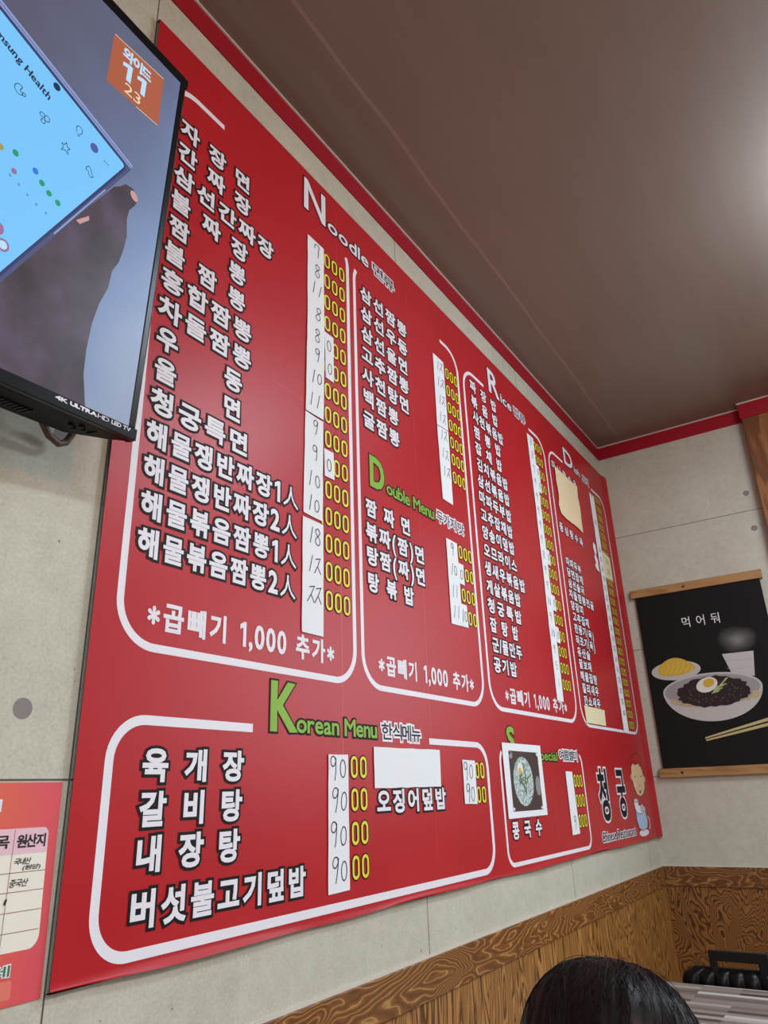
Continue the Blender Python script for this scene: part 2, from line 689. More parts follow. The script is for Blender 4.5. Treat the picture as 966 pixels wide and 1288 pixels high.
# wainscot: plywood panels and the rail on top of them
ZT = 0.9375
struct('trim_5', (-5.0, -0.003, 0.0), (0.0, 0.0, 0.89), 'veneer_panel_left')
struct('trim_6', (-0.003, -4.2, 0.0), (0.0, -0.003, 0.89), 'veneer_panel_back')
bevel(struct('trim_7', (-5.0, -0.007, 0.879), (0.0, 0.0, ZT), 'veneer_rail_left'), 0.001)
bevel(struct('trim_8', (-0.007, -4.2, 0.879), (0.0, -0.007, ZT), 'veneer_rail_back'), 0.001)
struct('trim_9', (-5.0, -0.0035, ZT), (0.0, 0.0, ZT + 0.0035), 'white_caulk')
struct('trim_10', (-0.0035, -0.55, ZT), (0.0, -0.0035, ZT + 0.0035), 'white_caulk')
# timber pillar in front of the back wall with its own red capping
bevel(struct('pillar', (-0.045, -0.83, ZT), (0.0, -0.5495, 2.4445), 'pillar_wood'), 0.002)
struct('trim_11', (-0.0505, -0.835, 2.438), (0.0, -0.5465, 2.4965), 'red_strip')
struct('trim_12', (-0.0535, -0.838, 2.4955), (0.0, -0.5440, 2.5), 'white_caulk')
# window beyond the pillar
mb = MB()
for a, b in (((-0.03, -2.57, 1.0), (0, -2.52, 2.2)), ((-0.03, -0.89, 1.0), (0, -0.84, 2.2)), ((-0.03, -2.5, 1.0), (0, -1.0, 1.05)), ((-0.03, -2.5, 2.15), (0, -1.0, 2.2)), ((-0.03, -1.77, 1.05), (0, -1.73, 2.15))):
    mb.box(a, b)
tag(mb.build('window_1', 'white_caulk'), kind='structure')

# globe lamp hanging just under the ceiling in the middle of the room
mat('lamp_white', srgb(230, 230, 228), 0.4)
lg = mat('lamp_glow', (0.8, 0.8, 0.8, 1), 0.4, emit=(0.68, 0.84, 1.0, 1))
lg.node_tree.nodes['Principled BSDF'].inputs['Emission Strength'].default_value = 75.0
lamp = thing('ceiling_lamp', 'white globe lamp on a short stem under the ceiling', 'lamp', (-1.16, -1.06, 2.36))
mb = MB()
for i in range(17):
    for j in range(24):
        a, b = math.pi * i / 16, 2 * math.pi * j / 24
        mb.v.append((0.06 * math.sin(a) * math.cos(b), 0.06 * math.sin(a) * math.sin(b), 0.06 * math.cos(a)))
for i in range(16):
    for j in range(24):
        mb.f.append((i * 24 + j, (i + 1) * 24 + j, (i + 1) * 24 + (j + 1) % 24, i * 24 + (j + 1) % 24))
        mb.m.append(0)
mb.build('globe', 'lamp_glow', lamp, True)
mb = MB()
mb.tube([(0, 0, 0.057), (0, 0, 0.125)], 0.008, 12)
mb.tube([(0, 0, 0.122), (0, 0, 0.14)], 0.035, 24)
mb.build('stem', 'lamp_white', lamp)

# ------------------------------------------------------------------ the menu board
TS = 0.008
BX0, BX1, BZ0, BZ1 = -2.2832, -0.040, 1.0285, 2.3648


def on_board(u, v, off):
    return (u, -TS - off, v)


board = thing('menu_board', 'large red restaurant menu board with white Korean dish names covering the left wall', 'sign', (0, 0, 0))
# panel: a sheet with a slightly curled, uneven lower edge
mb = MB()
nx = 72
zrows = [0.0, 0.002, 0.004, 0.006, 0.0095, 0.06, 0.3, 0.7, 1.0, 1.2, BZ1 - BZ0]
grid = []
for j, dz in enumerate(zrows):
    for i in range(nx + 1):
        x = BX0 + (BX1 - BX0) * i / nx
        wav = 0.0014 * math.sin(x * 7.3) + 0.0010 * math.sin(x * 19.0 + 1.0)
        z = BZ0 + dz
        y = -TS
        if j == 0:
            z += wav
        if j < 5:
            q = 1 - dz / 0.0095
            y -= 0.0042 * q * q * (0.6 + 0.4 * math.sin(x * 11 + 0.5 * math.sin(x * 23)))
        grid.append((x, y, z))
fs = []
for j in range(len(zrows) - 1):
    for i in range(nx):
        a = j * (nx + 1) + i
        fs.append((a, a + 1, a + nx + 2, a + nx + 1))
mb.add(grid, fs)
mb.add([(BX0, -TS, BZ0), (BX0 + 0.005, 0, BZ0), (BX0 + 0.005, 0, BZ1), (BX0, -TS, BZ1)], [(0, 1, 2, 3)], 1)
mb.add([(BX0, -TS, BZ1), (BX0, 0, BZ1), (BX1, 0, BZ1), (BX1, -TS, BZ1)], [(0, 1, 2, 3)], 0)
mb.add([(BX0, -TS, BZ0), (BX0, 0, BZ0), (BX1, 0, BZ0), (BX1, -TS, BZ0)], [(0, 1, 2, 3)], 1)
mb.build('panel', ['board_red', 'gap_shade'], board, True)
# the strip where the sheet turns out against the back wall
mb = MB()
mb.add([(BX1, -TS, BZ0), (-0.003, -0.0185, BZ0), (-0.003, -0.0185, BZ1 - 0.006), (BX1, -TS, BZ1)], [(0, 1, 2, 3)])
mb.add([(-0.003, -0.0185, BZ0), (-0.001, -0.006, BZ0), (-0.001, -0.006, BZ1 - 0.006), (-0.003, -0.0185, BZ1 - 0.006)], [(0, 1, 2, 3)])
mb.build('edge_flap', 'board_red', board)
fl = Flat(on_board)
for x, z0, z1 in ((-1.815, BZ0 + 0.04, BZ1 - 0.03), (-1.536, BZ0 + 0.05, BZ1 - 0.05), (-1.2, BZ0 + 0.04, 1.36), (-0.937, BZ0 + 0.05, BZ1 - 0.04), (-0.66, BZ0 + 0.05, 1.35)):
    fl.stroke([(x, z0), (x + 0.003, (z0 + z1) / 2), (x, z1)], 0.0011, 0.0002)
for a, b, c in (((-1.905, 1.8335), (-1.94, 1.838), (-1.99, 1.836)), ((-1.78, 1.83), (-1.765, 1.816), (-1.75, 1.808))):
    fl.stroke([a, b, c], 0.0008, 0.0002)
fl.build('crease', 'board_crease', board)


def frame_path(x0, x1, z0, z1, r, start, end, rb=None):
    """rounded frame running from the top-left gap down and round to the top-right gap; start/end = x on the top edge, or ('arc', degrees)"""
    rb = rb or r
    p = []
    if isinstance(start, tuple):
        p += circ(x0 + r, z1 - r, r, r, 90 + start[1], 180, 8)
    else:
        p += [(start, z1)] + circ(x0 + r, z1 - r, r, r, 90, 180, 10)
    p += circ(x0 + rb, z0 + rb, rb, rb, 180, 270, 16)
    p += circ(x1 - rb, z0 + rb, rb, rb, 270, 360, 16)
    if isinstance(end, tuple):
        p += circ(x1 - r, z1 - r, r, r, 0, end[1], 8)
    else:
        p += circ(x1 - r, z1 - r, r, r, 0, 90, 10) + [(end, z1)]
    return p


FR = [(-2.249, -1.777, 1.3660, 2.269, 0.055, -2.134, ('arc', 25), 0.010),
      (-1.7535, -1.2915, 1.3650, 2.257, 0.056, ('arc', 60), -1.380, 0.0095),
      (-1.2585, -0.6915, 1.3645, 2.246, 0.060, -1.131, -0.810, 0.0095),
      (-0.6535, -0.0610, 1.3600, 2.244, 0.060, -0.512, -0.207, 0.0085),
      (-2.2425, -1.3030, 1.0450, 1.2825, 0.045, -2.019, -1.543, 0.0110),
      (-1.2370, -0.7050, 1.0450, 1.2790, 0.030, ('arc', 40), ('arc', 62), 0.0085)]
for x0, x1, z0, z1, r, s, e, w in FR:
    fl = Flat(on_board)
    fl.stroke(frame_path(x0, x1, z0, z1, r, s, e), w, 0.0004)
    fl.build('frame_line', 'print_white', board)

OT = 0.0008   # lettering height off the sheet


def item(text, x0, x1, z, h, bold=None, outl=None):
    fl = Flat(on_board)
    line_text(fl, text, x0, x1, z, h, OT, 0, 1, bold, outl)
    fl.build('menu_lettering', ['print_white', 'print_black'], board)


C1 = [('자장면', -2.205, -2.086), ('간짜장', -2.2065, -2.084), ('삼선간짜장', -2.2095, -2.024), ('불짜장', -2.2115, -2.086), ('짬뽕', -2.2105, -2.088),
      ('불짬뽕', -2.2145, -2.0865), ('홍합짬뽕', -2.2145, -2.071), ('차돌짬뽕', -2.2142, -2.0695), ('우동', -2.2142, -2.0858), ('울면', -2.213, -2.085),
      ('청궁특면', -2.213, -2.0685), ('해물쟁반짜장1人', -2.2175, -1.949), ('해물쟁반짜장2人', -2.217, -1.9515), ('해물볶음짬뽕1人', -2.216, -1.9525), ('해물볶음짬뽕2人', -2.216, -1.9533)]
for i, (t, a, b) in enumerate(C1):
    item(t, a, b, 2.1895 - i * 0.0497, 0.0378)
C2 = [('삼선짬뽕', -1.7115, -1.567), ('삼선우동', -1.7118, -1.568), ('삼선울면', -1.7118, -1.570), ('고추짬뽕', -1.713, -1.570), ('사천탕면', -1.7135, -1.573), ('백짬뽕', -1.7125, -1.6205), ('굴짬뽕', -1.7138, -1.6205)]
for i, (t, a, b) in enumerate(C2):
    item(t, a, b, 2.185 - i * 0.0502, 0.0375)
for t, a, b, z in (('짬짜면', -1.7156, -1.592, 1.6955), ('볶짜(짬)면', -1.7166, -1.542, 1.6475), ('탕짬(짜)면', -1.7166, -1.543, 1.601), ('탕볶밥', -1.716, -1.5925, 1.551)):
    item(t, a, b, z, 0.0365)
C3 = [('짜장밥', -1.2046, -1.0755), ('볶음밥', -1.2035, -1.0752), ('사천볶음밥', -1.2035, -1.048), ('짬뽕밥', -1.2035, -1.0755), ('잡채밥', -1.204, -1.0778), ('김치볶음밥', -1.2045, -1.0488), ('삼선볶음밥', -1.2072, -1.0485),
      ('마파두부밥', -1.209, -1.0477), ('고추잡채밥', -1.2075, -1.05), ('양송이덮밥', -1.209, -1.05), ('오므라이스', -1.208, -1.045), ('생새우볶음밥', -1.211, -1.0035), ('게살볶음밥', -1.2108, -1.045),
      ('청궁특밥', -1.211, -1.053), ('잡탕밥', -1.2098, -1.084), ('군/물만두', -1.2075, -1.0715), ('공기밥', -1.2076, -1.1165)]
for i, (t, a, b) in enumerate(C3):
    item(t, a, b, 2.2082 - i * 0.0465, 0.0362)
C4 = [('마파두부', -0.5985, -0.489), ('당면잡채', -0.6025, -0.484), ('삼선술국', -0.603, -0.487), ('차돌짬뽕전골', -0.608, -0.407), ('양장피', -0.606, -0.5235), ('고추잡채', -0.602, -0.484), ('깐풍기(육)', -0.6015, -0.4435),
      ('라조기(육)', -0.6025, -0.4455), ('유산슬', -0.6025, -0.519), ('팔보채', -0.601, -0.520), ('해물잡탕', -0.602, -0.4825), ('칠리새우', -0.6008, -0.482), ('깐쇼새우', -0.600, -0.481)]
for i, (t, a, b) in enumerate(C4):
    item(t, a, b, 1.8628 - i * 0.0359, 0.0305)
item('미니탕수육', -0.6154, -0.4080, 2.1945, 0.0325)
item('등심탕수육', -0.6170, -0.4265, 1.9740, 0.0325)
for t, a, b, z in (('육개장', -2.1790, -2.0535, 1.2338), ('갈비탕', -2.1785, -2.0545, 1.1867), ('내장탕', -2.1790, -2.0560, 1.1405), ('버섯불고기덮밥', -2.1810, -1.9245, 1.0868)):
    item(t, a, b, z, 0.0375)
item('오징어덮밥', -1.704, -1.514, 1.1825, 0.0375)
item('콩국수', -1.189, -1.0595, 1.111, 0.0365)
for a, b, z, h in ((-2.199, -1.845, 1.4065, 0.0375), (-1.697, -1.348, 1.4063, 0.0365), (-1.1685, -0.7815, 1.399, 0.0375)):
    fl = Flat(on_board)
    line_text(fl, '*곱빼기 1,000 추가*', a, b, z, h, OT, 0, 0, h * 0.034, 0.0)
    fl.build('menu_lettering', ['print_white'], board)

# prices printed in yellow
def price(xs, z, w, h, t=0.0046, o=0.0019):
    fl = Flat(on_board)
    zeros(fl, xs, z, w, h, t, o, OT)
    fl.build('price_lettering', ['print_yellow', 'print_black'], board)


for i in range(15):
    fl = Flat(on_board)
    z = 2.1825 - i * 0.0493
    zeros(fl, (-1.8475, -1.823, -1.7985), z, 0.0185, 0.0335, 0.0046, 0.0019, OT)
    if i > 7:
        fl.ellipse(-1.8655, z - 0.015, 0.0038, 0.0062, OT, 1, n=12)
        fl.ellipse(-1.8655, z - 0.015, 0.0026, 0.0050, OT + 0.0003, 0, n=12)
    fl.build('price_lettering', ['print_yellow', 'print_black'], board)
for z in (2.173, 2.1235, 2.0755, 2.0268, 1.980, 1.9345, 1.887, 1.7012, 1.6507, 1.6005, 1.5513):
    price((-1.3545, -1.3305, -1.3065), z, 0.0180, 0.0315)
for i in range(17):
    price((-0.7745, -0.7515, -0.7285), 2.2027 - i * 0.04633, 0.0172, 0.0300, 0.0042, 0.0018)
for i in range(24):
    price((-0.1660, -0.1450, -0.1240), 2.2155 - i * 0.0361, 0.0160, 0.0250, 0.0038, 0.0016)
for z in (1.2350, 1.1872, 1.1392, 1.0920):
    price((-1.786, -1.7610), z, 0.0185, 0.0330)
for z in (1.2325, 1.1862):
    price((-1.3545, -1.3310), z, 0.0180, 0.0320)
for z in (1.2095, 1.1605, 1.1110):
    price((-0.7785, -0.7555, -0.7325), z, 0.0175, 0.0320)


# headings
def heading(parts):
    fl = Flat(on_board)
    for text, u0, u1, v0, v1, style in parts:
        mi, mo, bold, outl, gap = {
            'white': (0, 1, 0.0025, 0.0028, 0.05), 'green': (2, 1, 0.0030, 0.0028, 0.05), 'boxed': (1, 0, 0.0004, 0.0036, 0.05),
            'white_small': (0, 1, 0.0010, 0.0026, 0.10), 'green_small': (2, 1, 0.0008, 0.0030, 0.07)}[style]
        fit_text(fl, text, u0, u1, v0, v1, OT, mi, mo, bold, outl, gap)
    fl.build('heading_lettering', ['print_white', 'print_black', 'print_green'], board)


heading([('N', -1.920, -1.8515, 2.2655, 2.3425, 'white'), ('oodle', -1.844, -1.698, 2.2655, 2.2975, 'white_small'), ('면류', -1.680, -1.593, 2.2665, 2.2965, 'boxed')])
heading([('D', -1.717, -1.6655, 1.7425, 1.8095, 'green'), ('ouble Menu', -1.659, -1.4695, 1.7450, 1.7730, 'green_small'), ('두가지 맛', -1.457, -1.328, 1.7470, 1.7745, 'boxed')])
heading([('R', -1.096, -1.026, 2.2465, 2.3265, 'white'), ('ice', -1.017, -0.940, 2.2475, 2.2775, 'white_small'), ('밥류', -0.921, -0.834, 2.2490, 2.2790, 'boxed')])
heading([('D', -0.492, -0.401, 2.2475, 2.3120, 'white'), ('ish', -0.392, -0.330, 2.2480, 2.2760, 'white_small'), ('요리', -0.305, -0.232, 2.2450, 2.2740, 'boxed')])
heading([('K', -1.985, -1.9270, 1.2800, 1.3500, 'green'), ('orean Menu', -1.928, -1.7185, 1.2805, 1.3075, 'green_small'), ('한식메뉴', -1.704, -1.574, 1.2795, 1.3075, 'boxed')])
heading([('S', -1.193, -1.1480, 1.2700, 1.3290, 'green'), ('pecial', -1.003, -0.890, 1.2510, 1.2800, 'green_small'), ('여름별미', -0.875, -0.737, 1.2600, 1.2860, 'boxed')])
# shop name, brush style, white edge
fl = Flat(on_board)
fit_text(fl, '청', -0.592, -0.505, 1.1000, 1.2430, OT, 0, 1, 0.0042, 0.0055)
fit_text(fl, '궁', -0.416, -0.331, 1.1030, 1.2400, OT, 0, 1, 0.0042, 0.0055)
fit_text(fl, 'Chinese Restaurant', -0.618, -0.280, 1.0490, 1.0745, OT, 0, 1, 0.0004, 0.0026, 0.09, 0.12)
fl.build('shop_name_lettering', ['print_black', 'print_white'], board)
# emblem: a smiling face with a cap outline above a cup
fl = Flat(on_board)
face = [(-0.226, 1.252), (-0.205, 1.262), (-0.180, 1.256), (-0.140, 1.262), (-0.105, 1.246), (-0.092, 1.215), (-0.100, 1.185), (-0.130, 1.166), (-0.170, 1.158), (-0.205, 1.166), (-0.228, 1.190), (-0.238, 1.225)]
fl.poly([(u, v) for u, v in face], OT)
fl.stroke(face, 0.0016, OT + 0.0003, 1, True)
fl.ellipse(-0.238, 1.218, 0.011, 0.010, OT - 0.0002, 0, n=14)
fl.ellipse(-0.088, 1.212, 0.012, 0.010, OT - 0.0002, 0, n=14)
fl.stroke(circ(-0.155, 1.262, 0.060, 0.032, 0, 180, 14), 0.0016, OT + 0.0003, 1)
for u in (-0.195, -0.130):
    fl.ellipse(u, 1.220, 0.0045, 0.0035, OT + 0.0003, 1, n=10)
fl.stroke(circ(-0.160, 1.204, 0.018, 0.014, 180, 360, 10), 0.0016, OT + 0.0003, 1)
fl.stroke(circ(-0.165, 1.192, 0.036, 0.017, 200, 340, 10), 0.0016, OT + 0.0003, 1)
fl.ellipse(-0.165, 1.172, 0.010, 0.004, OT + 0.0004, 1, n=12)
fl.build('emblem_face', ['skin_print', 'line_brown'], board)
fl = Flat(on_board)
body = [(-0.245, 1.120), (-0.140, 1.118), (-0.128, 1.085), (-0.140, 1.064), (-0.190, 1.056), (-0.235, 1.066), (-0.250, 1.090)]
fl.ellipse(-0.185, 1.050, 0.056, 0.010, OT - 0.0002, 1, n=24)
fl.poly(body, OT, 0)
fl.stroke(body, 0.0016, OT + 0.0003, 2, True)
fl.ellipse(-0.192, 1.120, 0.055, 0.013, OT + 0.0004, 1, n=24)
fl.stroke(circ(-0.192, 1.120, 0.055, 0.013, 0, 360, 24), 0.0014, OT + 0.0006, 2)
fl.poly([(-0.258, 1.148), (-0.208, 1.148), (-0.213, 1.120), (-0.250, 1.120)], OT + 0.0008, 1)
fl.ellipse(-0.233, 1.148, 0.025, 0.006, OT + 0.001, 3, n=16)
fl.stroke(circ(-0.233, 1.148, 0.025, 0.006, 0, 360, 16), 0.0014, OT + 0.0012, 2)
fl.ellipse(-0.170, 1.124, 0.019, 0.012, OT + 0.0008, 3, n=18)
fl.stroke(circ(-0.170, 1.124, 0.019, 0.012, 0, 360, 18), 0.0014, OT + 0.001, 2)
fl.stroke(circ(-0.118, 1.078, 0.016, 0.018, -90, 90, 10), 0.005, OT, 1)
fl.build('emblem_cup', ['print_blue', 'print_white', 'line_brown', 'print_grey'], board)

# ------------------------------------------------------------------ paper price strips stuck on the board
PO = 0.0020
WAVE = [0]


def ragged(pts, amp=0.0007, step=0.02):
    out = []
    n = len(pts)
    for i in range(n):
        a, b = Vector(pts[i]), Vector(pts[(i + 1) % n])
        L = (b - a).length
        k = max(1, int(L / step))
        for j in range(k):
            p = a.lerp(b, j / k)
            if j:
                p += Vector((random.uniform(-amp, amp), random.uniform(-amp, amp)))
            out.append(tuple(p))
    return out


def strip(name, label, cat, pts, marks, m='paper_white', h=0.029, w=0.0018, ink='ink', lift=0.0, amp=0.0005, group=None, gap=0.62):
    fl = Flat(on_board)
    fl.slab(ragged(pts, amp), PO + lift - 0.0004, PO + lift)
    o = tag(fl.build(name, m), label, cat, group)
    if marks:
        hw = Flat(on_board)
        for t, u, v in marks:
            hand(hw, t, u, v, h, PO + lift + 0.0004, w, 0, gap)
        hw.build('handwriting', ink, o)
    return o


q = lambda a, b, c, d: [a, b, c, d]
strip('price_strip', 'white paper price strip reading 7, 8, 11, 8 at top of the leftmost price column', 'paper strip',
      q((-1.909, 2.205), (-1.859, 2.2045), (-1.858, 2.0095), (-1.9085, 2.0115)), [('7', -1.881, 2.183), ('8', -1.880, 2.136), ('11', -1.882, 2.0925), ('8', -1.879, 2.038)], group='handwritten price strips')
strip('price_strip', 'white paper price strip reading 8, 9, 10, 11, second in the leftmost price column', 'paper strip',
      q((-1.909, 2.0125), (-1.858, 2.0105), (-1.8628, 1.8195), (-1.9130, 1.8185)), [('8', -1.882, 1.989), ('9', -1.881, 1.944), ('10', -1.884, 1.897), ('11', -1.887, 1.849)], lift=0.0006, group='handwritten price strips')
strip('price_strip', 'white paper price strip reading 9, 9, 10, 10 in the leftmost price column', 'paper strip',
      q((-1.913, 1.8165), (-1.863, 1.8155), (-1.866, 1.625), (-1.9165, 1.627)), [('9', -1.885, 1.794), ('9', -1.885, 1.745), ('10', -1.889, 1.695), ('10', -1.891, 1.650)], group='handwritten price strips')
strip('price_strip', 'white paper price strip reading 18, 12, 22 at bottom of the leftmost price column', 'paper strip',
      q((-1.918, 1.6195), (-1.864, 1.619), (-1.865, 1.4295), (-1.9185, 1.4295)), [('18', -1.889, 1.592), ('12', -1.890, 1.543), ('22', -1.890, 1.494)], h=0.029, group='handwritten price strips')
strip('price_patch', 'small white patch with two handwritten zeros, upper left price column', 'paper patch',
      q((-1.8575, 2.011), (-1.8305, 2.011), (-1.830, 1.912), (-1.855, 1.912)), [('0', -1.844, 1.987), ('0', -1.844, 1.936)], h=0.030, lift=0.0002, group='handwritten zero patches')
strip('price_patch', 'small white patch with one handwritten zero beside the 9, 9, 10, 10 strip', 'paper patch',
      q((-1.861, 1.7645), (-1.834, 1.765), (-1.8315, 1.713), (-1.8595, 1.712)), [('0', -1.846, 1.738)], h=0.031, lift=0.0002, group='handwritten zero patches')
strip('price_strip', 'white paper price strip with four handwritten 12s, top of the second price column', 'paper strip',
      q((-1.4240, 2.1970), (-1.3713, 2.1965), (-1.3720, 2.0030), (-1.4270, 1.9985)), [('12', -1.396, 2.173), ('12', -1.397, 2.126), ('12', -1.397, 2.077), ('12', -1.398, 2.028)], h=0.027, group='handwritten price strips')
strip('price_strip', 'white paper price strip with three handwritten 12s above the Double Menu heading', 'paper strip',
      q((-1.4270, 1.9965), (-1.3720, 2.0010), (-1.3753, 1.8100), (-1.4241, 1.8105)), [('12', -1.398, 1.981), ('12', -1.398, 1.932), ('12', -1.398, 1.886)], h=0.027, group='handwritten price strips')
strip('price_strip', 'white paper price strip reading 9, 10, 11, 11 right of the double menu dishes', 'paper strip',
      q((-1.4220, 1.7172), (-1.3707, 1.7170), (-1.3710, 1.5275), (-1.4230, 1.5250)), [('9', -1.396, 1.697), ('10', -1.397, 1.650), ('11', -1.396, 1.601), ('11', -1.397, 1.555)], h=0.029, group='handwritten price strips')
strip('price_patch', 'small white zero patch next to the 10 of the double menu prices', 'paper patch',
      q((-1.3720, 1.6720), (-1.3470, 1.6715), (-1.3472, 1.6240), (-1.3722, 1.6240)), [('0', -1.3605, 1.648)], h=0.030, lift=0.0002, group='handwritten zero patches')
strip('price_patch', 'small white zero patch next to the bottom 11 of the double menu prices', 'paper patch',
      q((-1.3725, 1.5780), (-1.3455, 1.5780), (-1.3450, 1.5280), (-1.3730, 1.5270)), [('10', -1.3625, 1.553)], h=0.030, lift=0.0002, gap=0.42, group='handwritten zero patches')
z3 = [2.2027 - i * 0.04633 for i in range(17)]
strip('price_strip', 'long yellowed paper price strip down the rice column', 'paper strip',
      [(-0.8335, 2.2235), (-0.7840, 2.2235), (-0.7865, 2.00), (-0.7880, 1.80), (-0.7900, 1.60), (-0.7940, 1.4125), (-0.8425, 1.4130), (-0.8385, 1.60), (-0.8330, 1.80), (-0.8310, 2.00)],
      [(t, -0.809 - 0.0005 * i, z3[i]) for i, t in enumerate(('8', '8', '7', '9', '9', '9', '9', '9', '8', '9', '9', '10', '9', '10', '9', '5', '1'))], h=0.024, w=0.0020, ink='ink_faint', amp=0.001, group='handwritten price strips')
for i, lab in ((2, 'third'), (3, 'fourth'), (8, 'ninth'), (11, 'twelfth'), (13, 'fourteenth')):
    z = 2.2027 - i * 0.04633
    strip('price_patch', 'tiny white patch over the first zero of the %s price in the rice column' % lab, 'paper patch',
          q((-0.7885, z + 0.0235), (-0.7640, z + 0.0225), (-0.7630, z - 0.0235), (-0.7890, z - 0.0225)), [('0', -0.776, z)], h=0.026, w=0.0020, ink='ink_faint', lift=0.0002, group='handwritten zero patches')
strip('price_strip', 'long narrow paper price strip down the rightmost column beside the corner', 'paper strip',
      [(-0.2450, 2.2200), (-0.1915, 2.2195), (-0.1935, 1.90), (-0.1925, 1.3590), (-0.2510, 1.3565), (-0.2465, 1.60), (-0.2440, 1.90)],
      [(t, -0.219, 2.2155 - i * 0.0361) for i, t in enumerate(('15', '', '', '18', '', '', '20', '25', '20', '18', '25', '22', '27', '20', '25', '18', '22', '20', '25', '28', '27', '25', '20', '')) if t], h=0.019, w=0.0020, ink='ink_faint', amp=0.001, group='handwritten price strips')
strip('price_patch', 'wide cream patch over prices halfway down the rightmost column', 'paper patch',
      q((-0.1915, 2.0030), (-0.1020, 1.9960), (-0.1010, 1.9050), (-0.1930, 1.9000)), [('20', -0.146, 1.972), ('25', -0.146, 1.930)], 'paper_yellowed', h=0.024, w=0.0020, ink='ink_faint', lift=0.0004)
strip('paper_scrap', 'torn white paper remnant left of the rightmost price strip', 'paper scrap',
      [(-0.2860, 2.0110), (-0.2660, 2.0050), (-0.2620, 1.9800), (-0.2780, 1.9650), (-0.2600, 1.9500), (-0.2640, 1.9300), (-0.2560, 1.9050), (-0.2900, 1.9080), (-0.3060, 1.9200), (-0.2880, 1.9330), (-0.2980, 1.9500), (-0.2860, 1.9720), (-0.2970, 1.9900)], None)
strip('paper_cover', 'large peeling cream paper covering a dish name under the Dish heading', 'paper cover',
      [(-0.6110, 2.1930), (-0.5400, 2.1915), (-0.4600, 2.1905), (-0.3910, 2.1930), (-0.4000, 2.1500), (-0.3905, 2.1100), (-0.3960, 2.0600), (-0.3975, 2.0140), (-0.4700, 2.0200), (-0.5500, 2.0180), (-0.6050, 2.0250), (-0.6200, 2.0500), (-0.6060, 2.0900), (-0.6140, 2.1400)], None, 'paper_cream', lift=0.0016, amp=0.0015)
strip('paper_cover', 'small cream paper covering the bottom row of the rightmost column', 'paper cover',
      q((-0.6270, 1.4155), (-0.4370, 1.4150), (-0.4420, 1.3670), (-0.6240, 1.3670)), None, 'paper_yellowed', lift=0.0008)
strip('price_strip', 'white paper strip with four handwritten 90s in the Korean menu box', 'paper strip',
      q((-1.8535, 1.2525), (-1.8035, 1.2530), (-1.8040, 1.0640), (-1.8560, 1.0630)), [('90', -1.829, 1.2335), ('90', -1.829, 1.1880), ('90', -1.829, 1.1405), ('90', -1.828, 1.0930)], h=0.035, gap=0.60, group='handwritten price strips')
strip('price_strip', 'short white paper strip with two 90s at right of the Korean menu box', 'paper strip',
      q((-1.4180, 1.2520), (-1.3640, 1.2510), (-1.3655, 1.1690), (-1.4190, 1.1705)), [('90', -1.394, 1.2320), ('90', -1.393, 1.1890)], h=0.035, gap=0.60, group='handwritten price strips')
strip('paper_cover', 'blank white paper covering a dish name in the Korean menu box', 'paper cover',
      q((-1.7305, 1.2670), (-1.5080, 1.2680), (-1.5105, 1.2030), (-1.7310, 1.2030)), None)
strip('price_strip', 'white paper strip with one digit in the special summer menu box', 'paper strip',
      q((-0.8445, 1.2330), (-0.7960, 1.2320), (-0.7910, 1.0820), (-0.8455, 1.0810)), [('9', -0.818, 1.1100)], h=0.032, group='handwritten price strips')

# photo card of the cold noodle bowl
for n_, c in (('photo_wood', srgb(66, 46, 40)), ('photo_stone', srgb(60, 58, 56)), ('photo_broth', srgb(196, 208, 204)), ('photo_green', srgb(92, 128, 60)), ('photo_egg', srgb(232, 232, 222)), ('photo_yolk', srgb(222, 178, 70)), ('photo_dish', srgb(140, 140, 138))):
    mat(n_, c, 0.4)
k = NT(MATS['photo_broth'])
v = k.coords()
k.link(k.ramp(k.noise(v, 160, 3, 0.7), [(0.4, srgb(120, 140, 140)), (0.55, srgb(196, 208, 206)), (0.7, srgb(228, 234, 230))]), k.b.inputs['Base Color'])
fl = Flat(on_board)
fl.slab([(-1.2255, 1.2915), (-1.003, 1.2915), (-1.001, 1.135), (-1.223, 1.135)], PO, PO + 0.0006)
card = tag(fl.build('photo_card', 'paper_white'), 'white-bordered photo of a cold noodle bowl stuck on the special menu box', 'photo')
P0_ = PO + 0.0009
fl = Flat(on_board)
fl.poly([(-1.1955, 1.2755), (-1.027, 1.2745), (-1.026, 1.1475), (-1.1960, 1.1485)], P0_)
fl.ellipse(-1.186, 1.266, 0.010, 0.008, P0_ + 0.0002, 1, n=20)
fl.ellipse(-1.042, 1.200, 0.015, 0.022, P0_ + 0.0002, 1, n=20)
for u, v_ in ((-1.19, 1.271), (-1.032, 1.270), (-1.191, 1.1535), (-1.032, 1.152)):
    fl.poly([(u - 0.004, v_ - 0.003), (u + 0.004, v_ - 0.003), (u + 0.004, v_ + 0.003), (u - 0.004, v_ + 0.003)], P0_ + 0.0002, 2)
fl.build('printed_picture', ['photo_wood', 'photo_dish', 'print_white'], card)
fl = Flat(on_board)
fl.ellipse(-1.126, 1.2095, 0.0600, 0.0560, P0_ + 0.0003, 0, n=40)
fl.ellipse(-1.126, 1.2105, 0.0560, 0.0525, P0_ + 0.0005, 1, n=40)
fl.build('printed_bowl', ['photo_stone', 'photo_broth'], card)
fl = Flat(on_board)
fl.ellipse(-1.140, 1.236, 0.016, 0.0135, P0_ + 0.0010, 0, n=20)
fl.ellipse(-1.143, 1.232, 0.0085, 0.0080, P0_ + 0.0012, 1, n=16)
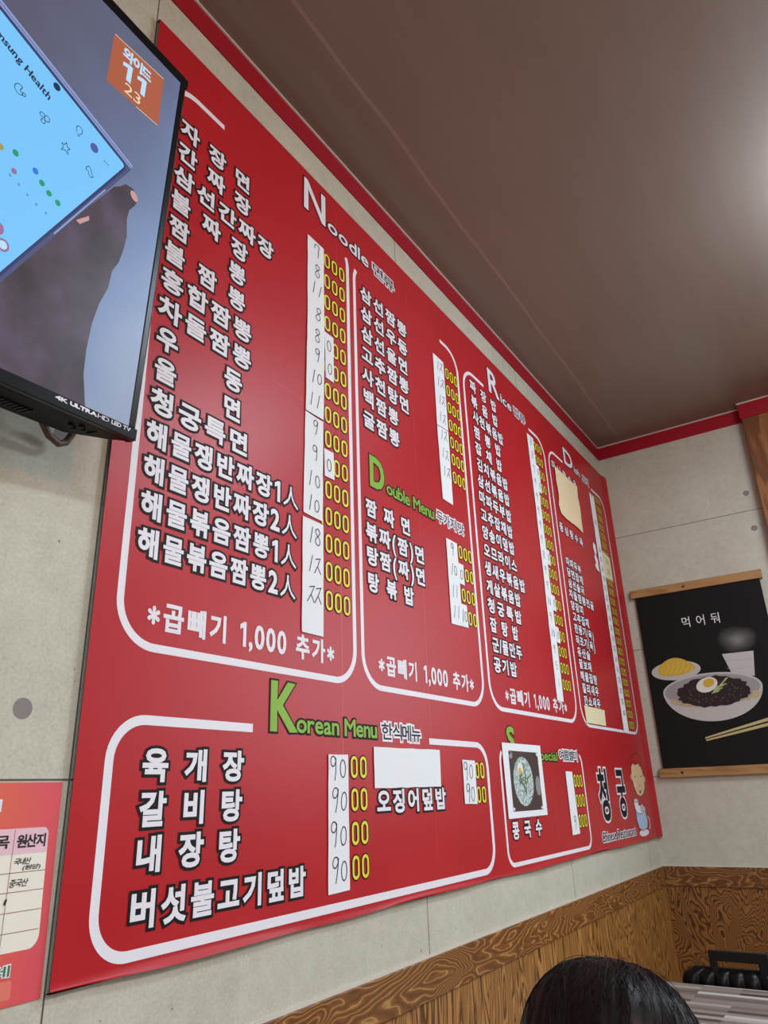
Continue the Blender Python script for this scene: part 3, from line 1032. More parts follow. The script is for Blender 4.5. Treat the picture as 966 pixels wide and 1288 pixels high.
for i in range(26):
    u, v_ = -1.120 + random.gauss(0, 0.014), 1.205 + random.gauss(0, 0.013)
    a = random.uniform(0, 3.1)
    fl.stroke([(u, v_), (u + 0.014 * math.cos(a), v_ + 0.012 * math.sin(a))], 0.0024, P0_ + 0.0014 + i * 0.00001, 2)
fl.build('printed_topping', ['photo_egg', 'photo_yolk', 'photo_green'], card)

# ------------------------------------------------------------------ origin poster at lower left
def origin_mat():
    m = mat('poster_red', srgb(214, 84, 78), 0.4)
    k = NT(m)
    sep = k.n('ShaderNodeSeparateXYZ')
    tc = k.n('ShaderNodeTexCoord')
    k.link(tc.outputs['Object'], sep.inputs[0])
    f = k.math('ADD', k.math('MULTIPLY', k.math('ADD', sep.outputs['X'], 2.42), 7.5), k.math('MULTIPLY', k.noise(k.coords(), 16, 2), 0.25))
    k.link(k.ramp(f, [(0.25, srgb(222, 112, 66)), (1.0, srgb(220, 84, 92))]), k.b.inputs['Base Color'])


origin_mat()
mat('poster_pink', srgb(230, 190, 200), 0.5)
mat('poster_table', srgb(236, 230, 214), 0.5)
mat('poster_line', srgb(150, 84, 92), 0.5)
mat('poster_button', srgb(226, 120, 104), 0.5)
mat('poster_green', srgb(60, 120, 70), 0.5)


def on_left(u, v, off):
    return (u, -off, v)


fl = Flat(on_left)
X0 = -2.62
fl.slab([(X0, 1.2160), (-2.2909, 1.2160), (-2.2875, 1.0262), (X0, 1.0258)], 0.0003, 0.0014)
op = tag(fl.build('notice_poster', 'poster_red'), 'orange-red origin notice poster with a handwritten table at lower left', 'poster')
fl = Flat(on_left)
tb = [(X0 + 0.03, 1.1745)] + list(reversed(circ(-2.306, 1.1675, 0.006, 0.007, 0, 90, 6))) + list(reversed(circ(-2.307, 1.081, 0.0100, 0.0115, -90, 0, 6))) + [(X0 + 0.03, 1.0695)]
fl.poly(tb, 0.0017)
hd = [(X0 + 0.03, 1.1745)] + list(reversed(circ(-2.306, 1.1675, 0.006, 0.007, 0, 90, 6))) + [(-2.300, 1.1520), (X0 + 0.03, 1.1520)]
fl.poly(hd, 0.0019, 1)
for z in (1.136, 1.1195, 1.1025, 1.0855):
    fl.stroke([(X0 + 0.03, z), (-2.2985, z)], 0.0005, 0.0021, 2)
for u in (-2.3355, -2.40, -2.47):
    fl.stroke([(u, 1.1735), (u + 0.0005, 1.0700)], 0.0005, 0.0021, 2)
fl.poly([(X0 + 0.05, 1.0470), (-2.3205, 1.0470), (-2.3190, 1.0450), (-2.3185, 1.0330), (-2.3200, 1.0318), (X0 + 0.05, 1.0315)], 0.0018, 3)
fl.build('printed_table', ['poster_table', 'poster_pink', 'poster_line', 'poster_button'], op)
fl = Flat(on_left)
fit_text(fl, '품목', -2.372, -2.3395, 1.1575, 1.1690, 0.0022, 0, 0, 0.0003, 0, 0.02)
fit_text(fl, '원산지', -2.3325, -2.3025, 1.1570, 1.1690, 0.0022, 0, 0, 0.0004, 0, 0.02)
fl.ellipse(-2.3360, 1.1120, 0.0012, 0.0030, 0.0023, 0, n=10, rot=-0.3)
fit_text(fl, '원산지 표시', -2.475, -2.3525, 1.1900, 1.2010, 0.0020, 1, 1, 0.0006, 0, 0.03)
fit_text(fl, '김치찌개류 둘레', -2.45, -2.3225, 1.0505, 1.0595, 0.0020, 2, 1, 0.0002, 0.0010, 0.03)
fl.build('printed_lettering', ['ink', 'print_white', 'poster_green'], op)
fl = Flat(on_left)
fit_text(fl, '국내산', -2.3330, -2.3160, 1.1425, 1.1485, 0.0022, 0, 0, 0.0001, 0, 0.02, 0.25)
fit_text(fl, '(원양)', -2.3235, -2.3050, 1.1370, 1.1420, 0.0022, 0, 0, 0.0001, 0, 0.03, 0.2)
fit_text(fl, '중국산', -2.3350, -2.3165, 1.1235, 1.1305, 0.0022, 0, 0, 0.0001, 0, 0.02, 0.25)
fl.build('handwriting', 'ink', op)

# ------------------------------------------------------------------ hanging noodle poster on the back wall
def on_back(u, v, off):
    """u grows to the viewer's right"""
    return (-off, -u, v)


mat('scroll_black', srgb(22, 20, 19), 0.7, spec=0.2)
mat('bowl_white', srgb(188, 184, 180), 0.5)
mat('bowl_inner', srgb(150, 147, 144), 0.5)
mat('sauce', srgb(34, 22, 22), 0.3)
mat('sauce_shine', srgb(120, 104, 100), 0.3)
mat('noodle', srgb(190, 168, 124), 0.5)
mat('radish', srgb(204, 168, 58), 0.5)
mat('radish_line', srgb(226, 196, 96), 0.5)
mat('cucumber', srgb(176, 190, 128), 0.5)
mat('chopstick', srgb(190, 176, 120), 0.5)
mat('egg_white', srgb(222, 218, 206), 0.5)
mat('cup_shade', srgb(162, 158, 156), 0.5)
mat('knot', srgb(58, 34, 20), 0.6)
scroll = thing('hanging_poster', 'black noodle bowl poster hung from wooden bars on the back wall', 'poster', (0, 0, 0))
fl = Flat(on_back)
fl.slab([(0.058, 1.862), (0.486, 1.862), (0.486, 1.230), (0.058, 1.230)], 0.0095, 0.0110)
fl.build('poster_sheet', 'scroll_black', scroll)
for z0, z1 in ((1.8490, 1.8795), (1.2140, 1.2430)):
    mb = MB()
    mb.box((-0.0165, -0.4965, z0), (-0.0005, -0.0435, z1))
    bar = bevel(mb.build('hanger_bar', 'bar_wood', scroll), 0.0012)
    kn = Flat(on_back)
    kn.ellipse(0.235 if z0 > 1.5 else 0.120, z0 + 0.014, 0.0055, 0.0045, 0.0168, n=14, rot=0.4)
    kn.build('knot', 'knot', bar)
PB = 0.0112
fl = Flat(on_back)
for ch, u in (('먹', 0.2215), ('어', 0.2715), ('둬', 0.3210)):
    tf = lambda x, y, u=u: (u + (x - 0.46) * 0.038, 1.7345 + (y - 0.375) * 0.041)
    place_glyph(fl, ch, tf, (0.038, 0.041), 0.0, 0, PB, 0, 0)
fl.build('printed_lettering', 'print_white', scroll)
fl = Flat(on_back)
fl.ellipse(0.157, 1.5690, 0.0840, 0.0330, PB, 0, n=40)
rad = [(0.094, 1.565)] + [(0.100 + 0.12 * t, 1.572 + 0.042 * math.sin(math.pi * (0.12 + 0.80 * t))) for t in [i / 10 for i in range(11)]] + [(0.224, 1.572), (0.205, 1.558), (0.160, 1.550), (0.112, 1.553)]
fl.poly(rad, PB + 0.0002, 1)
for i in range(6):
    u = 0.118 + i * 0.017
    fl.stroke([(u, 1.560), (u + 0.016, 1.578), (u + 0.018, 1.600 - abs(i - 2) * 0.003)], 0.0016, PB + 0.0004, 2)
fl.build('printed_radish_plate', ['bowl_white', 'radish', 'radish_line'], scroll)
fl = Flat(on_back)
fl.poly([(0.318, 1.607), (0.4180, 1.6060), (0.4060, 1.5230), (0.338, 1.5330)], PB, 0)
for z in (1.583, 1.556):
    fl.stroke([(0.325, z), (0.370, z - 0.003), (0.412, z)], 0.0012, PB + 0.0002, 1)
fl.build('printed_cup', ['bowl_white', 'cup_shade'], scroll)


def steam_mat():
    m = mat('steam', srgb(22, 20, 19), 0.7, spec=0.2)
    k = NT(m)
    tc = k.n('ShaderNodeTexCoord')
    mp = k.n('ShaderNodeMapping')
    mp.vector_type = 'TEXTURE'
    mp.inputs['Location'].default_value = (0, -0.372, 1.652)
    mp.inputs['Scale'].default_value = (1, 0.066, 0.048)
    k.link(tc.outputs['Object'], mp.inputs['Vector'])
    sep = k.n('ShaderNodeSeparateXYZ')
    k.link(mp.outputs['Vector'], sep.inputs[0])
    y, z = sep.outputs['Y'], sep.outputs['Z']
    r = k.math('SQRT', k.math('ADD', k.math('MULTIPLY', y, y), k.math('MULTIPLY', z, z)))
    r = k.math('ADD', r, k.math('MULTIPLY', k.math('SUBTRACT', k.noise(k.coords(), 18, 2), 0.5), 0.5))
    k.link(k.ramp(r, [(0.0, srgb(134, 130, 128)), (0.5, srgb(84, 81, 80)), (0.98, srgb(22, 20, 19))]), k.b.inputs['Base Color'])


steam_mat()
fl = Flat(on_back)
fl.ellipse(0.372, 1.652, 0.072, 0.046, PB - 0.00005, n=40)
fl.build('printed_steam', 'steam', scroll)
fl = Flat(on_back)
rim = circ(0.2620, 1.4930, 0.1610, 0.0560, 0, 360, 48)[:-1]
body = circ(0.2620, 1.4950, 0.1610, 0.1080, 180, 360, 30)
fl.poly(body, PB + 0.0006, 0)
fl.poly(rim, PB + 0.0008, 0)
fl.ellipse(0.2620, 1.4920, 0.1540, 0.0510, PB + 0.0010, 1, n=48)
fl.build('printed_bowl', ['bowl_white', 'bowl_inner'], scroll)
fl = Flat(on_back)
for i in range(60):
    a = random.uniform(math.pi * 0.98, math.pi * 1.42) if i % 2 else random.uniform(math.pi * 1.7, math.pi * 2.05)
    u, v_ = 0.2650 + 0.135 * math.cos(a), 1.4680 + 0.030 * math.sin(a)
    d = random.uniform(-0.6, 0.6)
    fl.stroke([(u - 0.012, v_ - 0.004 * d), (u, v_ + 0.004), (u + 0.012, v_ + 0.006 * d)], 0.0030, PB + 0.0014 + i * 0.000005, 0)
fl.build('printed_noodles', 'noodle', scroll)
fl = Flat(on_back)
md = []
for i in range(44):
    a = 2 * math.pi * i / 44
    rr = 1 + 0.05 * math.sin(i * 2.7) + 0.03 * math.sin(i * 5.1)
    md.append((0.2660 + 0.118 * rr * math.cos(a), 1.4820 + (0.054 if math.sin(a) > 0 else 0.047) * rr * math.sin(a)))
fl.poly(md, PB + 0.0022, 0)
for i in range(60):
    a, r = random.uniform(0, 6.28), math.sqrt(random.random()) * 0.88
    u, v_ = 0.266 + 0.112 * r * math.cos(a), 1.480 + 0.044 * r * math.sin(a)
    b = random.uniform(0, 3.1)
    fl.stroke([(u, v_), (u + 0.006 * math.cos(b), v_ + 0.004 * math.sin(b))], 0.0016, PB + 0.0024, 1)
fl.build('printed_sauce', ['sauce', 'sauce_shine'], scroll)
fl = Flat(on_back)
fl.ellipse(0.2510, 1.5090, 0.0365, 0.0240, PB + 0.0028, 0, rot=0.30, n=30)
fl.ellipse(0.2580, 1.5150, 0.0190, 0.0140, PB + 0.0030, 1, rot=0.30, n=24)
fl.build('printed_egg', ['egg_white', 'radish'], scroll)
fl = Flat(on_back)
for i in range(16):
    u, v_ = 0.262 + i * 0.0030, 1.478 + i * 0.0024
    a = 0.55 + random.uniform(-0.5, 0.5)
    fl.stroke([(u, v_), (u + 0.020 * math.cos(a), v_ + 0.018 * math.sin(a))], 0.0030, PB + 0.0032 + i * 0.00002, 0)
fl.build('printed_cucumber', 'cucumber', scroll)
for (a, b), (c, d), w in (((0.2130, 1.3350), (0.486, 1.3960), 0.0072), ((0.2150, 1.3275), (0.486, 1.3780), 0.0072)):
    fl = Flat(on_back)
    fl.poly([(a, b - w * 0.35), (c, d - w * 0.8), (c, d + w * 0.8), (a, b + w * 0.35)], PB)
    fl.build('printed_chopstick', 'chopstick', scroll)

# ------------------------------------------------------------------ television
ax_a = Vector((0.99441511, 0.08714734, 0.05953098)).normalized()
ax_n = Vector((0.09420579, -0.98723596, -0.12841507))
ax_n = (ax_n - ax_a * ax_n.dot(ax_a)).normalized()
ax_b = ax_n.cross(ax_a).normalized()
tv = thing('television', 'wall-mounted black flat television showing a phone held in a hand', 'television')
TM = Matrix((ax_a, -ax_n, ax_b)).transposed().to_4x4()
TM.translation = (-2.31725, -0.10, 1.56561)
tv.matrix_world = TM
mat('tv_black', srgb(8, 8, 9), 0.5, spec=0.12)
mat('tv_bezel', srgb(9, 10, 14), 0.28, spec=0.25)
mat('tv_chrome', srgb(40, 52, 72), 0.16, 0.85)
mat('tv_dark', srgb(8, 8, 8), 0.6)
mat('cable_brown', srgb(92, 70, 54), 0.5)
TW, TH = 0.868, 0.4882
mb = MB()


def loft(rects):
    vs, fs = [], []
    for x0, x1, z0, z1, y in rects:
        vs += [(x0, y, z0), (x1, y, z0), (x1, y, z1), (x0, y, z1)]
    for i in range(len(rects) - 1):
        for k_ in range(4):
            k2 = (k_ + 1) % 4
            fs.append((i * 4 + k_, i * 4 + k2, i * 4 + 4 + k2, i * 4 + 4 + k_))
    e = (len(rects) - 1) * 4
    fs.append((e, e + 1, e + 2, e + 3))
    return vs, fs


mb.add(*loft([(-TW + 0.003, -0.003, 0.001, TH - 0.002, 0.002), (-TW + 0.003, -0.003, 0.001, TH - 0.002, 0.013), (-TW + 0.012, -0.012, 0.002, TH - 0.02, 0.030), (-TW + 0.045, -0.045, 0.003, TH - 0.10, 0.063), (-TW + 0.10, -0.10, 0.004, TH - 0.14, 0.068)]))
cab = mb.build('cabinet', 'tv_black', tv)
mb = MB()
for i in range(14):
    x = -0.104 - i * 0.0052
    mb.box((x - 0.0013, 0.036, 0.0006), (x + 0.0013, 0.052, 0.0030))
mb.build('vent', 'tv_dark', cab)
for x, y in ((-0.061, 0.031), (-0.0535, 0.024), (-0.0535, 0.037), (-0.046, 0.031)):
    mb = MB()
    mb.tube([(x, y, -0.0010), (x, y, 0.0035)], 0.0028, 12)
    mb.build('button', 'tv_dark', cab)
mb = MB()
mb.box((-0.036, 0.022, 0.0004), (-0.0345, 0.036, 0.003))
mb.build('port_slot', 'tv_dark', cab)
mb = MB()
bz = [((-TW, 0.0, 0.0), (0.0, 0.006, 0.0135)), ((-TW, 0.0, TH - 0.0125), (0.0, 0.006, TH)), ((-TW, 0.0, 0.0135), (-TW + 0.0115, 0.006, TH - 0.0125)), ((-0.0115, 0.0, 0.0135), (-0.004, 0.006, TH - 0.0125))]
for a, b in bz:
    mb.box(a, b)
bevel(mb.build('bezel', 'tv_bezel', tv), 0.0008)
mb = MB()
mb.add([(-0.004, 0.0002, 0.0), (0.0, 0.004, 0.0), (0.0, 0.013, 0.0), (-0.004, 0.013, 0.0), (-0.004, 0.0002, TH), (0.0, 0.004, TH), (0.0, 0.013, TH), (-0.004, 0.013, TH)],
       [(0, 1, 5, 4), (1, 2, 6, 5), (2, 3, 7, 6), (0, 3, 2, 1), (4, 5, 6, 7)])
mb.build('side_trim', 'tv_chrome', tv)


def on_tv(u, v, off):
    return (u, -off, v)


fl = Flat(on_tv)
x = -0.1066
for t, a, b, bo in (('4K', -0.1062, -0.0915, 0.0004), ('ULTRA', -0.0890, -0.0555, 0.0005), ('HD', -0.0545, -0.0395, 0.0), ('LED TV', -0.0362, -0.0098, 0.0002)):
    fit_text(fl, t, a, b, 0.0072, 0.0118, 0.0004, 0, 0, bo, 0, 0.06)
fl.build('bezel_lettering', 'print_white', tv)


def glow(name, r, g, b, gain=1.0):
    c = srgb(r, g, b)
    m = mat(name, (0.01, 0.01, 0.01, 1), 0.35, spec=0.25, emit=c)
    m.node_tree.nodes['Principled BSDF'].inputs['Emission Strength'].default_value = gain / 2 ** SC.view_settings.exposure
    return m


def screen_base():
    m = glow('screen_backdrop', 108, 116, 148)
    k = NT(m)
    sep = k.n('ShaderNodeSeparateXYZ')
    tc = k.n('ShaderNodeTexCoord')
    k.link(tc.outputs['Object'], sep.inputs[0])
    # picture content: a grey-violet backdrop that pales to blue at the right and lower right
    g = k.math('ADD', k.math('MULTIPLY', k.math('ADD', sep.outputs['X'], 0.22), 2.6), k.math('MULTIPLY', k.math('SUBTRACT', 0.36, sep.outputs['Z']), 1.5))
    g = k.math('ADD', g, k.math('MULTIPLY', k.math('SUBTRACT', k.noise(k.coords(), 9, 2, 0.5), 0.5), 0.35))
    k.link(k.ramp(g, [(0.0, srgb(88, 88, 108)), (0.4, srgb(100, 110, 142)), (0.72, srgb(116, 136, 174)), (0.95, srgb(142, 154, 180))]), k.b.inputs['Emission Color'])


screen_base()
glow('screen_phone', 118, 196, 250)
glow('screen_phone_edge', 70, 78, 118)
glow('screen_phone_rim', 140, 156, 206)
glow('screen_dark', 24, 44, 76)
glow('screen_navy', 38, 50, 100)
glow('screen_violet', 78, 88, 158)
glow('screen_green', 26, 150, 110)
glow('screen_blue', 30, 120, 220)
glow('screen_pink', 150, 110, 156)
glow('screen_ochre', 160, 150, 90)
glow('screen_grey', 96, 150, 206)
glow('screen_orange', 172, 92, 64)
glow('screen_cyan', 184, 222, 250)
glow('screen_cream', 230, 214, 180)
glow('screen_flesh', 196, 150, 148)


def hand_glow():
    m = glow('screen_hand', 66, 54, 64)
    k = NT(m)
    n = k.noise(k.coords(), 14, 3, 0.5)
    k.link(k.ramp(n, [(0.35, srgb(52, 42, 50)), (0.5, srgb(70, 56, 68)), (0.68, srgb(92, 78, 104))]), k.b.inputs['Emission Color'])


hand_glow()
SX0, SX1, SZ0, SZ1 = -TW + 0.0115, -0.0118, 0.0136, TH - 0.0125
fl = Flat(on_tv)
fl.poly([(SX0, SZ0), (SX1, SZ0), (SX1, SZ1), (SX0, SZ1)], -0.0012)
screen = fl.build('screen', 'screen_backdrop', tv)
TO = -0.0010
fl = Flat(on_tv)
fl.poly([(-0.080, 0.272), (-0.0727, 0.2776), (-0.066, 0.2855), (-0.0560, 0.2870), (-0.0495, 0.2825), (-0.0469, 0.2760), (-0.0500, 0.2680), (-0.0560, 0.2580), (-0.0572, 0.2450), (-0.0534, 0.2260), (-0.0550, 0.2080), (-0.0586, 0.1891), (-0.0650, 0.1750),
         (-0.0664, 0.1530), (-0.0740, 0.1300), (-0.0785, 0.1050), (-0.0800, 0.0729), (-0.0784, 0.0464), (-0.0703, SZ0), (-0.46, SZ0), (-0.46, 0.06), (-0.20, 0.075), (-0.14, 0.17)], TO)
fl.build('picture_hand', 'screen_hand', screen)
fl = Flat(on_tv)
fl.ellipse(-0.0525, 0.2790, 0.0045, 0.0065, TO + 0.0001, rot=0.9, n=16)
fl.poly([(-0.118, 0.203), (-0.104, 0.2175), (-0.103, 0.213), (-0.113, 0.2015)], TO + 0.0001)
fl.build('picture_fingertip', 'screen_flesh', screen)
# the phone in the picture: long edge runs from lower right to upper left
ex = Vector((-0.2352 + 0.0597, 0.3672 - 0.3166)).normalized()
pA = Vector((-0.0597, 0.3120))


def phone_quad(d_top, d_right, L, Wd):
    up = Vector((-0.1755, 0.0506 + 0.0035)).normalized()
    dn = Vector((-0.1077, -0.1947)).normalized()
    p = pA + up * d_right + dn * d_top
    return [p, p + up * L, p + up * L + dn * Wd, p + dn * Wd]


def rquad(pts, r=0.008, n=5):
    out = []
    for i in range(4):
        p, a, b = pts[i], pts[i - 1], pts[(i + 1) % 4]
        da, db = (a - p).normalized() * r, (b - p).normalized() * r
        for k_ in range(n + 1):
            t = k_ / n
            out.append(tuple((p + da) * (1 - t) ** 2 + p * 2 * t * (1 - t) + (p + db) * t ** 2))
    return out


fl = Flat(on_tv)
fl.poly(rquad(phone_quad(-0.001, 0.0, 0.46, 0.272), 0.010), TO + 0.0002, 1)
fl.poly(rquad(phone_quad(-0.001, 0.0012, 0.46, 0.0030), 0.0012), TO + 0.0003, 0)
fl.poly(rquad(phone_quad(0.0030, 0.0012, 0.46, 0.0022), 0.0010), TO + 0.0003, 0)
fl.poly(rquad(phone_quad(0.060, 0.0010, 0.0016, 0.10), 0.0006), TO + 0.0003, 0)
fl.poly(rquad(phone_quad(0.0070, 0.0040, 0.46, 0.259), 0.008), TO + 0.00035, 2)
ph = fl.build('picture_phone', ['screen_phone_rim', 'screen_phone_edge', 'screen_navy'], screen)
fl = Flat(on_tv)
fl.poly(rquad(phone_quad(0.0095, 0.0070, 0.46, 0.252), 0.005), TO + 0.0004)
fl.build('picture_display', 'screen_phone', screen)
fl = Flat(on_tv)
O2 = TO + 0.0006


def tilted(text, p0, p1, h, mi):
    """text written along the line p0-p1 in the screen picture"""
    sub = Flat(lambda u, v, off: (u, v, off))
    L = (Vector(p1) - Vector(p0)).length
    fit_text(sub, text, 0, L, 0, h, 0, 0, 0, 0.0003, 0, 0.09)
    d = (Vector(p1) - Vector(p0)).normalized()
    nn = Vector((-d.y, d.x))
    fl.add([on_tv(p0[0] + d.x * x + nn.x * y, p0[1] + d.y * x + nn.y * y, O2) for x, y, _ in sub.v], sub.f, mi)


tilted('Samsung Health', (-0.2461, 0.3297), (-0.1725, 0.3039), 0.0112, 0)
for u, v_, ru, rv, mi in ((-0.1660, 0.3285, 0.0042, 0.0042, 1), (-0.1125, 0.2965, 0.0052, 0.0052, 9), (-0.2075, 0.2219, 0.0033, 0.0033, 5), (-0.1926, 0.2265, 0.0033, 0.0033, 3), (-0.1905, 0.2074, 0.0030, 0.0030, 6),
                          (-0.1702, 0.2230, 0.0033, 0.0033, 4), (-0.1615, 0.2156, 0.0032, 0.0032, 3), (-0.1523, 0.2103, 0.0032, 0.0032, 3), (-0.1413, 0.2069, 0.0032, 0.0032, 3),
                          (-0.1933, 0.2008, 0.0015, 0.0015, 7), (-0.1834, 0.1975, 0.0015, 0.0015, 7), (-0.1731, 0.1933, 0.0015, 0.0015, 7), (-0.1628, 0.1899, 0.0015, 0.0015, 7), (-0.1515, 0.1877, 0.0014, 0.0014, 7),
                          (-0.1930, 0.1425, 0.0050, 0.0062, 6), (-0.1863, 0.1291, 0.0065, 0.0065, 6)):
    fl.ellipse(u, v_, ru, rv, O2, mi, n=18)
fl.ellipse(-0.1863, 0.1291, 0.0042, 0.0042, O2 + 0.0001, 8, n=18)
for d in (0, 1, 2):
    fl.ellipse(-0.0952 + (d - 1) * 0.0026, 0.2906 - (d - 1) * 0.0004, 0.0008, 0.0008, O2, 0, n=8)


def ic(cx, cy, strokes):
    for st in strokes:
        fl.stroke([(cx + a * 0.0058, cy + b * 0.0058) for a, b in st], 0.0008, O2, 0)


ic(-0.2017, 0.2930, [circ(0, 0, 0.9, 0.9, 60, 330, 14) + [(0.1, -0.1), (0.45, 0.78)], circ(0.9, -0.3, 0.3, 0.3, 0, 360, 10)])
ic(-0.1722, 0.2837, [circ(-0.45, 0.45, 0.5, 0.4, 0, 360, 10), circ(0.5, 0.35, 0.5, 0.55, 0, 360, 10), circ(-0.1, -0.6, 0.42, 0.4, 0, 360, 10)])
ic(-0.1444, 0.2718, [[(-0.9, 0.3), (-0.3, 0.3), (0, 1), (0.3, 0.3), (0.9, 0.3), (0.4, -0.3), (0.7, -1), (0, -0.6), (-0.7, -1), (-0.4, -0.3), (-0.9, 0.3)]])
ic(-0.1331, 0.3010, [circ(0, 0.25, 0.65, 0.75, -60, 240, 14), [(-0.3, -0.7), (0.35, -0.7)], [(-0.2, -1.0), (0.25, -1.0)]])
ic(-0.1130, 0.2657, [[(-0.8, 0.5), (-0.3, 1.0), (0.2, 0.6), (0.5, 0.0), (0.9, -0.4), (0.5, -0.9), (-0.1, -0.6), (-0.3, 0.0), (-0.8, 0.0), (-0.8, 0.5)]])
ic(-0.2400, 0.3000, [circ(0, 0, 0.9, 0.9, 0, 360, 14)])
fl.build('picture_interface', ['screen_dark', 'screen_dark', 'screen_navy', 'screen_green', 'screen_blue', 'screen_ochre', 'screen_pink', 'screen_grey', 'screen_cyan', 'screen_violet'], screen)
fl = Flat(on_tv)
fl.poly([(-0.1134, 0.4505), (-0.0376, 0.4570), (-0.0361, 0.3900), (-0.1126, 0.3860)], O2 - 0.0001, 0)
fl.stroke([(-0.1125, 0.4505), (-0.0385, 0.4568)], 0.0008, O2, 2)
fl.stroke([(-0.070, 0.3880), (-0.0365, 0.3900)], 0.0008, O2, 2)
fit_text(fl, '와이드', -0.0985, -0.0555, 0.4330, 0.4490, O2, 1, 1, 0.0007, 0, 0.02)
fit_text(fl, '11', -0.0960, -0.0610, 0.4090, 0.4310, O2, 1, 1, 0.0012, 0, 0.22)
fit_text(fl, '23', -0.0895, -0.0655, 0.3930, 0.4060, O2, 2, 2, 0.0, 0, 0.06)
fl.build('picture_badge', ['screen_orange', 'screen_cyan', 'screen_cream'], screen)
inv = TM.inverted()
mb = MB()
pts = [(-2.41, -0.045, 1.598), (-2.3848, -0.03, 1.5803), (-2.3725, -0.022, 1.5747), (-2.3575, -0.018, 1.5715), (-2.3490, -0.018, 1.5765), (-2.3455, -0.022, 1.5870), (-2.350, -0.04, 1.605)]
mb.tube([inv @ Vector(p) for p in pts], 0.0042, 8)
mb.build('cable', 'cable_brown', tv, True)
# arm of the wall bracket behind the cabinet
mb = MB()
mb.box((-0.52, 0.066, 0.17), (-0.34, 0.090, 0.31))
mb.build('wall_bracket', 'tv_dark', tv)

# ------------------------------------------------------------------ table and padded chair by the back wall
def strip_laminate():
    m = mat('strip_laminate', srgb(150, 140, 132), 0.5, spec=0.25)
    k = NT(m)
    tc = k.n('ShaderNodeTexCoord')
    mp = k.n('ShaderNodeMapping')
    mp.inputs['Rotation'].default_value = (0, 0, math.radians(90))
    k.link(tc.outputs['Object'], mp.inputs['Vector'])
    br = k.n('ShaderNodeTexBrick')
    br.offset = 0.37
    br.offset_frequency = 2
    br.inputs['Scale'].default_value = 1.0
    br.inputs['Brick Width'].default_value = 0.23
    br.inputs['Row Height'].default_value = 0.019
    br.inputs['Mortar Size'].default_value = 0.0
    br.inputs['Color1'].default_value = (0, 0, 0, 1)
    br.inputs['Color2'].default_value = (1, 1, 1, 1)
    k.link(mp.outputs['Vector'], br.inputs['Vector'])
    c = k.ramp(br.outputs['Color'], [(0.0, srgb(46, 36, 32)), (0.2, srgb(124, 112, 102)), (0.45, srgb(150, 140, 130)), (0.62, srgb(84, 70, 62)), (0.8, srgb(164, 156, 148)), (1.0, srgb(226, 222, 216))])
    gr = k.noise(k.coords((60, 4, 10)), 3.0, 3)
    c = k.mix(k.math('MULTIPLY', gr, 0.4), c, srgb(100, 88, 80))
    k.link(c, k.b.inputs['Base Color'])


strip_laminate()
mat('leather_black', srgb(10, 10, 11), 0.36, spec=0.2)
mat('plastic_black', srgb(14, 12, 12), 0.45, spec=0.3)
mat('steel_dark', srgb(50, 50, 52), 0.35, 0.8)
tbl = thing('dining_table', 'dining table with grey and brown striped wood-look top, lower right', 'table', (-1.05, -0.55, 0))
mb = MB()
mb.box((-0.35, -0.60, 0.722), (0.35, 0.535, 0.75))
bevel(mb.build('table_top', 'strip_laminate', tbl), 0.002)
for sx in (-0.29, 0.29):
    for sy in (-0.53, 0.46):
        mb = MB()
        mb.box((sx - 0.022, sy - 0.022, 0.0), (sx + 0.022, sy + 0.022, 0.722))
        mb.build('leg', 'steel_dark', tbl)

ch = thing('dining_chair', 'black padded chair with a handle slot behind the striped table', 'chair', (-0.42, -0.313, 0))
# padded channel back, facing -x towards the table
mb = MB()
ny, nz = 84, 22
half, zlo, zhi = 0.139, 0.46, 0.779
front, back = [], []
for j in range(nz + 1):
    t = j / nz
    z = zlo + (zhi - zlo) * t
    for i in range(ny + 1):
        s = -1 + 2 * i / ny
        top = 0.0
        hw = half
        dzc = zhi - z
        if dzc < 0.035:
            hw = half - 0.035 * (1 - math.sqrt(max(0, 1 - ((0.035 - dzc) / 0.035) ** 2)))
        y = s * hw
        chn = abs(math.sin(math.pi * (y + half) / 0.0335))
        edge = min(1.0, (1 - abs(s)) / 0.08, (dzc + 0.0005) / 0.02 if dzc < 0.02 else 1)
        edge = math.sqrt(max(0.0, edge))
        front.append((-0.235 - (0.012 + 0.011 * chn ** 0.7) * edge, y, z))
        back.append((-0.222, y, z))
fs = []
W1 = ny + 1
for j in range(nz):
    for i in range(ny):
        a = j * W1 + i
        fs.append((a, a + W1, a + W1 + 1, a + 1))
nf = len(front)
fb = [tuple(reversed([q_ + nf for q_ in f])) for f in fs]
side = []
for j in range(nz):
    side.append((j * W1, j * W1 + nf, (j + 1) * W1 + nf, (j + 1) * W1))
    a = j * W1 + ny
    side.append((a, a + W1, a + W1 + nf, a + nf))
for i in range(ny):
    a = nz * W1 + i
    side.append((a, a + nf, a + 1 + nf, a + 1))
    side.append((i, i + 1, i + 1 + nf, i + nf))
mb.add(front + back, fs + fb + side)
mb.build('backrest', 'leather_black', ch, True)
mb = MB()
hy0, hy1 = 0.0665, -0.0650
for a, b in (((-0.246, hy1, 0.76), (-0.232, hy1 + 0.0235, 0.7960)), ((-0.246, hy0 - 0.0165, 0.76), (-0.232, hy0, 0.7960)), ((-0.246, hy1, 0.7945), (-0.232, hy0, 0.8160))):
    mb.box(a, b)
bevel(mb.build('handle', 'plastic_black', ch), 0.002)
mb = MB()
mb.box((-0.64, -0.19, 0.42), (-0.235, 0.19, 0.475))
bevel(mb.build('seat', 'leather_black', ch), 0.015, 3)
